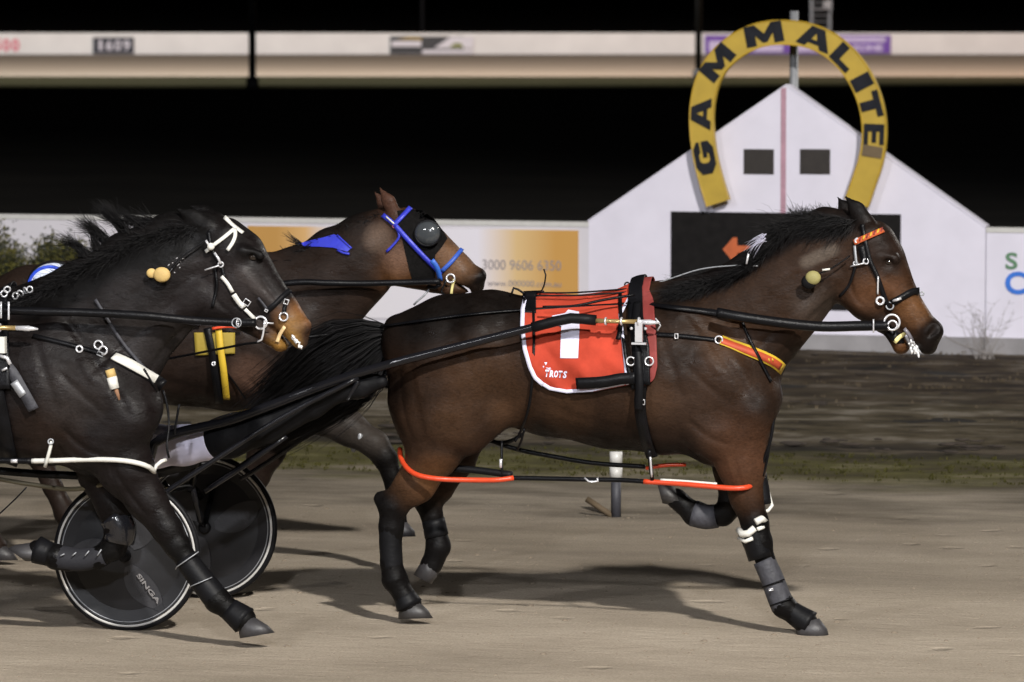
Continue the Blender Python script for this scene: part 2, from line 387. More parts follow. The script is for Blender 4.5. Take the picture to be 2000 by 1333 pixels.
# far side of the circuit
m_far = ground_mat('far_track_sand', [(.3, (.30, .25, .19)), (.7, (.40, .33, .26))], sc=(.1, 1, 1), scale=.3)
m_farg = ground_mat('far_grass', [(.3, (.014, .013, .005)), (.7, (.030, .026, .008))], sc=(.1, 1, 1), scale=.4)
def band(name, y0, y1, z, m):
    o = mobj(name, [(-120, y0, z), (120, y0, z), (120, y1, z), (-120, y1, z)], [(0, 1, 2, 3)], m); o['kind'] = 'structure'
band('far_grass', 152.4, 177.5, .01, m_farg); band('far_track', 177.5, 236, .015, m_far)

# grass blades and earth clods on the verge
def tufts(name, n, l0, l1, s0, s1, hgt, m, kind='stuff', w=.004, z=.02, cl=None):
    vs = []; fs = []
    for i in range(n):
        if cl and rng.random() < .8:
            c = rng.choice(cl); x = rng.gauss(c[0], c[2]); y = rng.gauss(c[1], .12)
            if not (l0 < y < l1): continue
        else: x = rng.uniform(s0, s1); y = rng.uniform(l0, l1)
        for k in range(5):
            a = rng.uniform(0, 6.28); hh = hgt*rng.uniform(.4, 1.2); lx = math.cos(a)*hh*.5; ly = math.sin(a)*hh*.5
            bx, by = x+rng.gauss(0, .012), y+rng.gauss(0, .012); b = len(vs)
            wx, wy = -math.sin(a)*w, math.cos(a)*w
            vs += [(bx-wx, by-wy, z), (bx+wx, by+wy, z), (bx+lx*.5+wx*.7, by+ly*.5+wy*.7, z+hh*.7), (bx+lx*.5-wx*.7, by+ly*.5-wy*.7, z+hh*.7), (bx+lx, by+ly, z+hh)]
            fs += [(b, b+1, b+2, b+3), (b+3, b+2, b+4)]
    o = mobj(name, vs, fs, m, None, False); o.location = (lead.o.x, lead.o.y, 0); o.rotation_euler = (0, 0, -TH)
    tag(o, kind=kind); return o
tag(tufts('verge_grass', 1500, 7.15, 8.95, -5, 7, .018, M['grassb']), 'short yellow-green grass along the inside of the sand track', 'grass')
cl = [(rng.uniform(-5, 7), rng.uniform(10.3, 18.2), rng.uniform(.15, .5)) for i in range(46)]
tag(tufts('dry_weeds', 1300, 10.4, 18.3, -5, 7.5, .022, M['drygrass'], cl=cl), 'sparse dry weeds in the rough dirt before the white wall', 'weeds')
mb = MB()
for i in range(160):
    x = rng.uniform(-4, 6.5); y = rng.choice([rng.uniform(9.1, 10.1), rng.uniform(10.3, 18.2)]); r = rng.uniform(.01, .045)
    mb.ball((x, y, .02), r, (rng.uniform(1, 2.6), 1, .6), 7, 5)
mb.v = [(x, y, z*.5) for x, y, z in mb.v]
o = mb.build('earth_clods', M['clod'], smooth=True); o.location = (lead.o.x, lead.o.y, .02); o.rotation_euler = (0, 0, -TH)
tag(o, 'dark earth clods scattered over the rough ground inside the track', 'clods', kind='stuff')
mb = MB()
for i in range(1500):
    x = rng.uniform(-3.4, 2.6); y = rng.uniform(-2.4, 5.5); r = rng.uniform(.002, .007)*(1 if rng.random() < .93 else 2)
    mb.ball((x, y, .006), r, (1.3, 1, .6), 5, 4)
o = mb.build('sand_grains', mat('sand_clump', (.21, .17, .125), .95), smooth=True); o.location = (lead.o.x, lead.o.y, 0); o.rotation_euler = (0, 0, -TH)
tag(o, 'loose clumps of sand thrown up on the racing surface', 'sand', kind='stuff')

# ---- the near white wall, with a gabled board in it
Wd = 44.8; a0 = at(0, 418, 44.8); b0 = at(2000, 445, 42.2)
wall = Frame(Vector((b0.x, b0.y, 0)), math.atan2(a0.y-b0.y, b0.x-a0.x))
def wp(px, py): return wall.P(px, py, 0)
def wempty(name, label, cat, px, group=None):
    p = wp(px, 690); o = wall.o+wall.h*p.x
    return empty(name, label, cat, (o.x, o.y, 0), -wall.th, group), p.x
TOPZ = 1.025
def low_wall(px0, px1, label):
    e, s0 = wempty('trackside_wall', label, 'wall', (px0+px1)/2, 'low white walls beside the gabled board')
    x0 = wp(px0, 690).x-s0; x1 = wp(px1, 690).x-s0
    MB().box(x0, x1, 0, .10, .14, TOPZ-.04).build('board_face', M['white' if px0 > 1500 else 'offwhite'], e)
    MB().box(x0, x1, -.008, .12, TOPZ-.04, TOPZ).build('capping', M['cap'], e)
    MB().box(x0, x1, -.05, .15, 0, .14).build('kickboard', M['greyboard'], e)
    return e, s0
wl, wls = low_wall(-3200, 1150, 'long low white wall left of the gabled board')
wr, wrs = low_wall(1925, 4200, 'low white wall right of the gabled board, with letters S and C')
gb, gs = wempty('gabled_board', 'tall white gabled board with two square windows and a black opening', 'board', 1537)
def gp(px, py): p = wp(px, py); return (p.x-gs, p.z)
c0, c1 = gp(1150, 432), gp(1925, 443); pk = gp(1537, 168)
mb = MB(); mb.prism([(c0[0], .14), (c1[0], .14), (c1[0], TOPZ), pk, (c0[0], TOPZ)], -.002, .11); mb.build('board_face', M['white'], gb)
MB().box(c0[0], c1[0], -.055, .13, 0, .14).build('kickboard', M['greyboard'], gb)
def rake(a, b, m=M['white']):
    mb = MB(); d = Vector((b[0]-a[0], 0, b[1]-a[1])); L_ = d.length; d.normalize(); n = Vector((-d.z, 0, d.x))
    if n.z < 0: n = -n
    vs = []
    for t in (0, L_):
        for y in (-.009, .125):
            for h_ in (0, .014): vs.append(Vector((a[0], y, a[1]))+d*t+n*h_)
    mb.add(vs, [(0, 1, 3, 2), (4, 6, 7, 5), (0, 4, 5, 1), (2, 3, 7, 6), (0, 2, 6, 4), (1, 5, 7, 3)])
    mb.build('barge_board', M['white'], gb)
rake((c0[0], TOPZ+.001), (pk[0], pk[1])); rake((pk[0], pk[1]), (c1[0], TOPZ+.001))
for x0, x1 in ((1453, 1512), (1563, 1622)):
    a, b = gp(x0, 340), gp(x1, 292)
    f = MB().box(a[0], b[0], -.012, -.006, a[1], b[1]).build('window', mat('dark_window', (.030, .025, .022), .35), gb)
a, b = gp(1311, 600), gp(1760, 419)
op = MB().box(a[0], b[0], -.016, -.007, a[1], b[1]).build('dark_panel', M['blackpaint'], gb)
a, b = gp(1525, 418), gp(1536, 172)
MB().box(a[0], b[0], -.010, -.0065, a[1], b[1]).build('pink_stripe', M['pink'], gb)
# arrow on the dark panel
ar = [(1413, 487), (1433, 464), (1441, 464), (1441, 480), (1466, 480), (1466, 494), (1441, 494), (1441, 508), (1430, 508)]
MB().prism([gp(*p) for p in ar], -.022, -.0165).build('arrow', M['orange'], op)
# writing helper
def text_mesh(s, size=1, bold=0.0, ext=0.0, shear=0, res=4):
    c = bpy.data.curves.new('t', 'FONT'); c.body = s; c.size = size; c.offset = bold; c.extrude = ext; c.align_x = 'CENTER'; c.align_y = 'CENTER'; c.shear = shear; c.resolution_u = res
    o = bpy.data.objects.new('t', c); scene.collection.objects.link(o)
    dg = bpy.context.evaluated_depsgraph_get(); me = bpy.data.meshes.new_from_object(o.evaluated_get(dg))
    vs = [v.co.copy() for v in me.vertices]; fs = [tuple(p.vertices) for p in me.polygons]
    bpy.data.objects.remove(o); bpy.data.curves.remove(c); bpy.data.meshes.remove(me)
    return vs, fs
def sign_text(s, x, z, y, hgt, m, parent, name='lettering', width=None, bold=.02, rot=0, shear=0):
    """flat raised lettering facing the camera (x,z local), cap height hgt"""
    vs, fs = text_mesh(s, 1, bold, .02, shear)
    xs = [v.x for v in vs]; ys = [v.y for v in vs]; cx = (min(xs)+max(xs))/2; cy = (min(ys)+max(ys))/2
    sy = hgt/(max(ys)-min(ys)); sx = width/(max(xs)-min(xs)) if width else sy
    out = []
    for v in vs:
        u, w_ = (v.x-cx)*sx, (v.y-cy)*sy; u, w_ = u*math.cos(rot)-w_*math.sin(rot), u*math.sin(rot)+w_*math.cos(rot)
        out.append((x+u, y-v.z*.15, z+w_))
    return mobj(name, out, fs, m, parent, False)
px2m = 42.3/F
def wt(s, px, py, hpx, m, parent, s0, wpx=None, y=-.006, bold=.02, **k):
    p = wp(px, py); return sign_text(s, p.x-s0, p.z, y, hpx*px2m, m, parent, width=wpx*px2m if wpx else None, bold=bold, **k)
wt('S', 1976, 510, 33, M['green'], wr, wrs, 24); wt('C', 1984, 553, 45, M['blue_l'], wr, wrs, 42, bold=.03)
# banner on the left wall
def banner_mat():
    m, nt, b = new_mat('orange_white_banner'); N = nt.nodes; L = nt.links; setin(b, rough=.5)
    tc = N.new('ShaderNodeTexCoord'); sx = N.new('ShaderNodeSeparateXYZ'); L.new(tc.outputs['Object'], sx.inputs[0])
    mr = N.new('ShaderNodeMapRange'); mr.inputs['From Min'].default_value = -1.4; mr.inputs['From Max'].default_value = 1.4; L.new(sx.outputs[0], mr.inputs['Value'])
    cr = N.new('ShaderNodeValToRGB'); L.new(mr.outputs[0], cr.inputs[0]); e = cr.color_ramp.elements
    e[0].position = .07; e[0].color = (.50, .27, .07, 1); e[1].position = .94; e[1].color = (.54, .29, .07, 1)
    for p, c in ((.16, (.66, .40, .16)), (.25, (.72, .69, .72)), (.70, (.74, .71, .78)), (.82, (.66, .46, .22))):
        q = e.new(p); q.color = (*c, 1)
    L.new(cr.outputs[0], b.inputs['Base Color']); return m
pc = wp(808, 500); 
bn = MB(); xa, xb = wp(485, 500).x-pc.x, wp(1130, 500).x-pc.x
bn.box(xa, xb, -.012, -.003, .20, .955)
ow = wall.o+wall.h*pc.x
bno = bn.build('advertising_banner', banner_mat()); bno.location = (ow.x, ow.y, 0); bno.rotation_euler = (0, 0, -wall.th)
tag(bno, 'orange and white printed banner fixed to the low white wall', 'banner')
gl = mat('grey_print', (.27, .24, .25), .6)
def bt(s, px, py, hpx, wpx):
    p = wp(px, py); sign_text(s, p.x-pc.x, p.z, -.014, hpx*px2m, gl, bno, width=wpx*px2m, bold=0)
bt('3000 9606 6350', 1020, 518, 20, 165); bt('www.000000.com.au', 1025, 554, 12, 155)

# ---- the yellow horseshoe
hs, hss = wempty('horseshoe_sign', 'yellow horseshoe arch on a grey post with black letters GAMMALITE', 'sign', 1537)
ctr = [(x+8*(x < 1500)*(1-.4*(x > 1440))+2, y) for x, y in [(1401, 396), (1387, 350), (1375, 300), (1369, 245), (1371, 200), (1381, 158), (1401, 122), (1432, 93), (1470, 74), (1508, 65), (1545, 64), (1584, 69), (1622, 85), (1656, 112), (1683, 147), (1702, 188), (1712, 230), (1713, 270), (1707, 312), (1694, 352), (1679, 396)]]
cs = [wp(*p) for p in ctr]; cs = [(p.x-hss, p.z) for p in cs]
cs = spline(cs, .03); W2 = 23.5*px2m; n = len(cs)
def tang(i):
    a = cs[max(i-1, 0)]; b = cs[min(i+1, n-1)]; d = Vector((b[0]-a[0], b[1]-a[1])); d.normalize(); return d
vs = []; fs = []
for i, (x, z) in enumerate(cs):
    t = tang(i); nn = Vector((-t.y, t.x))
    for (o_, y) in ((-W2, -.15), (W2, -.15), (W2, -.08), (-W2, -.08)): vs.append((x+nn.x*o_, y, z+nn.y*o_))
for i in range(n-1):
    for k in range(4): fs.append((i*4+k, (i+1)*4+k, (i+1)*4+(k+1) % 4, i*4+(k+1) % 4))
fs += [(0, 1, 2, 3), tuple((n-1)*4+k for k in (3, 2, 1, 0))]
arch = mobj('arch_board', vs, fs, M['yellow'], hs, False)
edge = MB()
for sg in (-1, 1):
    edge.tube([(x+(-tang(i).y)*W2*sg, -.15, z+tang(i).x*W2*sg) for i, (x, z) in enumerate(cs)], .006, 5)
edge.build('edge_trim', mat('yellow_trim', (.5, .32, .03), .5), hs)
GLY = {'A': [(0, 0), (.3, 1), (.7, 1), (1, 0), (.72, 0), (.66, .2), (.34, .2), (.28, 0)],
 'M': [(0, 0), (0, 1), (.28, 1), (.5, .52), (.72, 1), (1, 1), (1, 0), (.74, 0), (.74, .50), (.56, .10), (.44, .10), (.26, .50), (.26, 0)],
 'L': [(0, 0), (0, 1), (.40, 1), (.40, .28), (1, .28), (1, 0)], 'I': [(0, 0), (0, 1), (1, 1), (1, 0)],
 'T': [(.32, 0), (.32, .70), (0, .70), (0, 1), (1, 1), (1, .70), (.68, .70), (.68, 0)],
 'E': [(0, 0), (0, 1), (1, 1), (1, .78), (.36, .78), (.36, .62), (.9, .62), (.9, .40), (.36, .40), (.36, .22), (1, .22), (1, 0)],
 'G': [(.25, 0), (0, .25), (0, .75), (.25, 1), (.8, 1), (1, .8), (1, .66), (.68, .66), (.6, .76), (.42, .76), (.34, .64), (.34, .36), (.42, .25), (.6, .25), (.66, .36), (.5, .36), (.5, .56), (1, .56), (1, .22), (.78, 0)]}
lets = [('G', 1376, 306, 58), ('A', 1371, 222, 56), ('M', 1404, 122, 64), ('M', 1495, 70, 68), ('A', 1593, 73, 62), ('L', 1655, 112, 42), ('I', 1692, 160, 24), ('T', 1709, 207, 46), ('E', 1713, 262, 36)]
def on_arch(poly, px, py, wd, hg, m, name, y=-.154):
    p = wp(px, py); q = (p.x-hss, p.z)
    i = min(range(n), key=lambda j: (cs[j][0]-q[0])**2+(cs[j][1]-q[1])**2); t = tang(i); c = cs[i]; v_ = []
    for x, z in poly:
        u, w_ = (x-.5)*wd*px2m, (z-.5)*hg*px2m; v_.append((c[0]+t.x*u-t.y*w_, c[1]+t.y*u+t.x*w_))
    return MB().prism(v_, y-.006, y).build(name, m, arch)
for ch, px, py, wd in lets:
    px += 5
    L0 = on_arch(GLY[ch], px, py, wd*1.13, 41, M['letter'], 'letter')
    if ch == 'A': on_arch([(.42, .40), (.5, .70), (.58, .40)], px, py, wd*1.13, 41, M['yellow'], 'letter_counter', -.1605)
on_arch([(0, 0), (0, 1), (1, 1), (1, 0)], 1708, 296, 22, 40, M['faded'], 'faded_patch')
post = MB(); a = gp(1537, 22)
post.tube([(0, .20, 0), (0, .20, a[1])], .035, 12); post.build('post', M['steel'], hs, True)
br = MB(); tp = gp(1537, 64)
br.box(-.03, .03, -.08, .18, tp[1]-.02, tp[1]+.02); br.build('bracket', M['steel'], hs)

# ---- running-rail post inside the track, bush, twigs
pb = ground_at(1203, 1012)
rp = empty('marker_post', 'dark short post with white cap bands standing inside the track', 'post', (pb.x, pb.y, 0), -TH)
MB().tube([(0, 0, 0), (0, 0, .22)], .028, 10).build('stem', mat('dark_grey_post', (.045, .045, .055), .6), rp, True)
MB().tube([(0, 0, .22), (0, 0, .285)], .036, 12).tube([(0, 0, .30), (0, 0, .37)], .036, 12).build('white_band', M['rimwhite'], rp, True)
MB().tube([(-.17, .02, .10), (-.02, 0, .01)], .018, 8).build('brace', mat('rusty_brace', (.10, .07, .04), .8), rp, True)

def bush(px, py, Y, rad, hgt, n, label):
    b = at(px, py, Y); e = empty('bush', label, 'bush', (b.x, b.y, 0))
    tr = MB(); tips = []
    for i in range(26):
        a = rng.uniform(0, 6.28); r = rad*math.sqrt(rng.random()); hh = hgt*(1-.45*(r/rad)**2)*rng.uniform(.75, 1.05)
        p0 = Vector((math.cos(a)*r*.15, math.sin(a)*r*.1, 0)); p1 = Vector((math.cos(a)*r*.7, math.sin(a)*r*.5, hh*.55)); p2 = Vector((math.cos(a)*r, math.sin(a)*r*.6, hh))
        tr.tube([p0, p1, p2], [.012, .008, .003], 5); tips.append((p0, p1, p2))
    tr.build('branch', M['bark'], e, True)
    for m, nn in ((M['leaf'], n), (M['leaf2'], n)):
        vs = []; fs = []
        for i in range(nn):
            p0, p1, p2 = rng.choice(tips); t = rng.random()**.6
            p = (p1+(p2-p1)*t if t > .2 else p0+(p1-p0)*rng.random())+Vector((rng.gauss(0, .07), rng.gauss(0, .05), rng.gauss(0, .05)))
            p.z = max(p.z, .02)
            d = Vector((rng.gauss(0, 1), rng.gauss(0, 1), rng.gauss(0, .8))).normalized()*rng.uniform(.012, .03); q = d.orthogonal().normalized()*rng.uniform(.005, .011)
            b_ = len(vs); vs += [p-d, p+q, p+d, p-q]; fs.append((b_, b_+1, b_+2, b_+3))
        mobj('foliage', vs, fs, m, e, False)
bush(70, 640, 43.9, .80, 1.02, 9500, 'yellow-green leafy bush against the wall at the left edge')
bush(-200, 640, 43.9, .6, .85, 2400, 'yellow-green bush against the wall just outside the left edge')
tb = ground_at(1915, 705)
tw = empty('bare_shrub', 'thin bare grey shrub against the white wall at right', 'shrub', (tb.x, tb.y-.1, 0))
mb = MB()
for i in range(24):
    a = rng.uniform(-1.3, 1.3); L_ = rng.uniform(.15, .5); p = Vector((rng.uniform(-.05, .12), rng.uniform(-.06, .0), .02))
    pts = [p]; d = Vector((math.sin(a)*.55, rng.uniform(-.2, .1), 1)).normalized()
    for k in range(5):
        d = (d+Vector((rng.gauss(0, .16), rng.gauss(0, .1), rng.gauss(0, .1)))).normalized(); pts.append(pts[-1]+d*L_/5)
    mb.tube(pts, [.004, .0035, .003, .002, .0015, .001], 4)
    for q in pts[3:]:
        for _ in range(3): mb.tube([q, q+Vector((rng.gauss(0, .04), rng.gauss(0, .02), rng.uniform(.0, .06)))], [.0015, .0006], 3)
mb.tube([(-.42, -.05, .28), (-.2, -.05, .15), (.02, -.05, .07), (.2, -.05, .06)], [.003, .005, .008, .006], 5)
mb.build('twig', mat('grey_twig', (.22, .20, .19), .9), tw)

# ---- far wall and things on it
FY = 236.5
M['farwhite'] = mat('far_wall_paint', (.80, .79, .78), .6, var=.06, scale=.7, bump=0)
fw = empty('far_wall', 'long low white wall across the far side of the track', 'wall', (0, FY, 0))
fz = .99
MB().box(-110, 110, 0, .15, .05, fz).build('board_face', M['farwhite'], fw)
MB().box(-110, 110, -.05, .2, 0, .05).build('kickboard', M['greyboard'], fw)
fpx = FY/F
def fx(px): return (px-1000)*fpx
def fzz(py): return H-(py+20)*fpx
def fsign(name, x0, x1, y0, y1, m, label, cat='sign'):
    mb = MB(); mb.box(fx(x0)-fx((x0+x1)/2), fx(x1)-fx((x0+x1)/2), -.10, -.04, fzz(y1), fzz(y0))
    o = mb.build(name, m); o.location = (fx((x0+x1)/2), FY, 0); tag(o, label, cat); return o
def ft(s, o, cx, px, py, hpx, wpx, m, bold=.02): return sign_text(s, fx(px)-fx(cx), fzz(py), -.115, hpx*fpx, m, o, width=wpx*fpx, bold=bold)
o = fsign('distance_sign', 183, 263, 73, 104, mat('sign_black', (.03, .03, .045), .5), 'black distance sign reading 1609 on the far wall')
sgw = mat('sign_white', (.7, .68, .76), .5)
for i_, ch in enumerate('1609'): ft(ch, o, 223, 198+i_*17, 88.5, 20, 6 if ch == '1' else 13, sgw, .02)
e0 = empty('distance_marking', 'faded red number 500 on the far wall at the left edge', 'marking', (fx(14), FY, 0))
for i_, ch in enumerate('500'): sign_text(ch, fx(14+(i_-1)*18)-fx(14), fzz(88), -.05, 24*fpx, M['redl'], e0, 'digit', width=15*fpx, bold=.04)
o = fsign('advertising_sign', 762, 905, 71, 105, mat('sign_dark', (.035, .035, .04), .5), 'black and white advertising sign on the far wall')
def fbox(o, cx, x0, x1, y0, y1, m, yy=-.104): MB().box(fx(x0)-fx(cx), fx(x1)-fx(cx), yy-.01, yy, fzz(y1), fzz(y0)).build('printed_panel', m, o)
sw = mat('sign_white2', (.72, .70, .76), .5)
fbox(o, 833.5, 765, 823, 80, 91, sw); fbox(o, 833.5, 825, 925, 97, 105, sw, -.108)
MB().prism([(fx(x)-fx(833.5), fzz(y)) for x, y in ((848, 94), (880, 72), (925, 72), (925, 94))], -.112, -.101).build('printed_panel', sw, o)
MB().prism([(fx(x)-fx(833.5), fzz(y)) for x, y in ((878, 93), (888, 84), (900, 84), (906, 93))], -.12, -.113).build('printed_shape', mat('olive_print', (.22, .24, .06), .5), o)
MB().prism([(fx(x)-fx(833.5), fzz(y)) for x, y in ((775, 78), (800, 73), (824, 75), (824, 78), (800, 76))], -.12, -.101).build('printed_shape', M['yelstrap'], o)
o = fsign('purple_banner', 1376, 1738, 69, 104, M['purple'], 'long purple banner with white writing on the far wall')
lv = mat('lavender_print', (.62, .55, .80), .5)
ft('ZONE', o, 1557, 1692, 93.5, 13, 62, lv, .05)
for x0, x1, y0, y1 in ((1384, 1440, 80, 101), (1470, 1528, 88, 101), (1544, 1648, 87, 101), (1590, 1728, 73, 82)): fbox(o, 1557, x0, x1, y0, y1, lv, -.106)

def mast(px, ybase, name_label, top, r=.11):
    b = ground_at(px, ybase); e = empty('light_mast', name_label, 'mast', (b.x, b.y, 0), 0, 'tall masts on the infield')
    MB().tube([(0, 0, 0), (0, 0, top*.5), (0, 0, top)], [r, r*.8, r*.6], 10).build('pole', M['darksteel'], e, True)
    MB().box(-.9, .9, -.05, .05, top-.1, top+.02).build('crossarm', M['darksteel'], e)
    for x in (-.75, -.25, .25, .75): MB().box(x-.17, x+.17, .05, .35, top-.35, top-.12).build('lamp_head', M['darksteel'], e)
    MB().tube([(0, 0, 0), (0, 0, .35)], r*1.7, 10).build('base', M['darksteel'], e, True)
mast(493, 176, 'dark mast left of centre, standing in the strip of far grass', 21.5)
mast(1364, 158, 'dark mast beside the left edge of the purple banner', 20)
mast(825, 88, 'faint thin mast behind the far wall above the dark sign', 20, .10)
lt = empty('platform_tower', 'small grey ladder tower behind the far wall near the arch', 'tower', (fx(1618), FY+6, 0))
mb = MB()
for x in (-.42, .42):
    for y in (0, .8): mb.tube([(x, y, 0), (x, y, 2.5)], .05, 6)
for i in range(8): mb.tube([(-.42, 0, .3+i*.29), (.42, 0, .3+i*.29)], .03, 6)
mb.build('ladder_frame', M['steel'], lt); MB().box(-.5, .5, -.1, .9, 2.02, 2.07).build('deck', M['steel'], lt)
MB().box(.1, .48, -.12, .3, 2.1, 2.42).build('lamp_box', M['steel'], lt)
# ------------------------------------------------------------------ bodies: a smooth union of tapered limbs and muscles, skinned by surface nets into ONE mesh
def sdf_grid(segs, h, lo, hi):
    lo = np.array(lo, np.float32); n = np.ceil((np.array(hi)-lo)/h).astype(int)+1
    F_ = np.full(n, .5, np.float32)
    ax = [lo[i]+np.arange(n[i], dtype=np.float32)*h for i in range(3)]
    for g in segs:
        a, b = np.array(g['a']), np.array(g['b']); ra, rb = g['ra'], g['rb']; k = g['k']
        pad = k+2.5*h; ky = max(g['ka'], g['kb'], 1)
        mn = np.minimum(a-ra*np.array([1, ky, 1]), b-rb*np.array([1, ky, 1]))-pad; mx = np.maximum(a+ra*np.array([1, ky, 1]), b+rb*np.array([1, ky, 1]))+pad
        i0 = np.clip(((mn-lo)/h).astype(int), 0, n-1); i1 = np.clip(((mx-lo)/h).astype(int)+2, 1, n)
        if np.any(i1 <= i0): continue
        X, Y, Z = np.meshgrid(ax[0][i0[0]:i1[0]], ax[1][i0[1]:i1[1]], ax[2][i0[2]:i1[2]], indexing='ij')
        d = seg_dist(g, X, Y, Z)
        V = F_[i0[0]:i1[0], i0[1]:i1[1], i0[2]:i1[2]]
        if g.get('sub'):
            d = -d; hh = np.maximum(k-np.abs(V-d), 0)/k; V[...] = np.maximum(V, d)+hh*hh*k*.25
        else:
            hh = np.maximum(k-np.abs(V-d), 0)/k; V[...] = np.minimum(V, d)-hh*hh*k*.25
    return F_, lo
def seg_dist(g, X, Y, Z):
    a, b = g['a'], g['b']; dx, dz = b[0]-a[0], b[2]-a[2]; dy = b[1]-a[1]; fl = g.get('full', 0)
    L2 = dx*dx+dz*dz+(dy*dy if fl else 0)+1e-9
    t = ((X-a[0])*dx+(Z-a[2])*dz+((Y-a[1])*dy if fl else 0))/L2; t = np.clip(t, 0, 1)
    r = g['ra']+(g['rb']-g['ra'])*t; ky = g['ka']+(g['kb']-g['ka'])*t
    ex = X-(a[0]+dx*t); ez = Z-(a[2]+dz*t); ey = (Y-(a[1]+(b[1]-a[1])*t))/ky
    return (np.sqrt(ex*ex+ez*ez+ey*ey)-r)*np.minimum(ky, 1)
def surface_nets(F_, lo, h):
    S = F_ < 0; nx, ny, nz = F_.shape
    C = np.zeros((nx-1, ny-1, nz-1), np.int8)
    off = [(i, j, k) for i in (0, 1) for j in (0, 1) for k in (0, 1)]
    for i, j, k in off: C += S[i:nx-1+i, j:ny-1+j, k:nz-1+k]
    act = (C > 0) & (C < 8); idx = np.argwhere(act)
    ids = -np.ones(act.shape, np.int64); ids[act] = np.arange(len(idx))
    acc = np.zeros((len(idx), 3)); cnt = np.zeros(len(idx))
    for o in off:
        for axn in range(3):
            if o[axn]: continue
            o2 = list(o); o2[axn] = 1
            f0 = F_[idx[:, 0]+o[0], idx[:, 1]+o[1], idx[:, 2]+o[2]]; f1 = F_[idx[:, 0]+o2[0], idx[:, 1]+o2[1], idx[:, 2]+o2[2]]
            m = (f0 < 0) != (f1 < 0); t = np.where(m, f0/(f0-f1+1e-12), 0)
            p = np.array(o, float)[None].repeat(len(idx), 0); p[:, axn] += t
            acc += p*m[:, None]; cnt += m
    V = (idx+acc/cnt[:, None])*h+lo
    faces = []
    for axn in range(3):
        sl0 = [slice(1, -1)]*3; sl0[axn] = slice(0, -1); sl1 = list(sl0); sl1[axn] = slice(1, None)
        A = S[tuple(sl0)]; B = S[tuple(sl1)]; e = np.argwhere(A != B)
        base = e.copy(); u, v = [(1, 2), (2, 0), (0, 1)][axn]
        for q in range(3):
            if q != axn: base[:, q] += 1
        def cell(du, dv):
            c = base.copy(); c[:, u] -= du; c[:, v] -= dv; return ids[c[:, 0], c[:, 1], c[:, 2]]
        q = np.stack([cell(1, 1), cell(0, 1), cell(0, 0), cell(1, 0)], 1)
        inside = A[e[:, 0], e[:, 1], e[:, 2]]
        q[~inside] = q[~inside][:, ::-1]; faces.append(q)
    return V, np.concatenate(faces)
def relax(V, Fq, it=2, lam=.5):
    e = np.concatenate([Fq[:, [0, 1]], Fq[:, [1, 2]], Fq[:, [2, 3]], Fq[:, [3, 0]]]); e = np.concatenate([e, e[:, ::-1]])
    for k in range(it):
        s = np.stack([np.bincount(e[:, 0], V[e[:, 1], c], len(V)) for c in range(3)], 1); c = np.bincount(e[:, 0], minlength=len(V))[:, None]
        V = V+lam*(s/c-V)
    return V
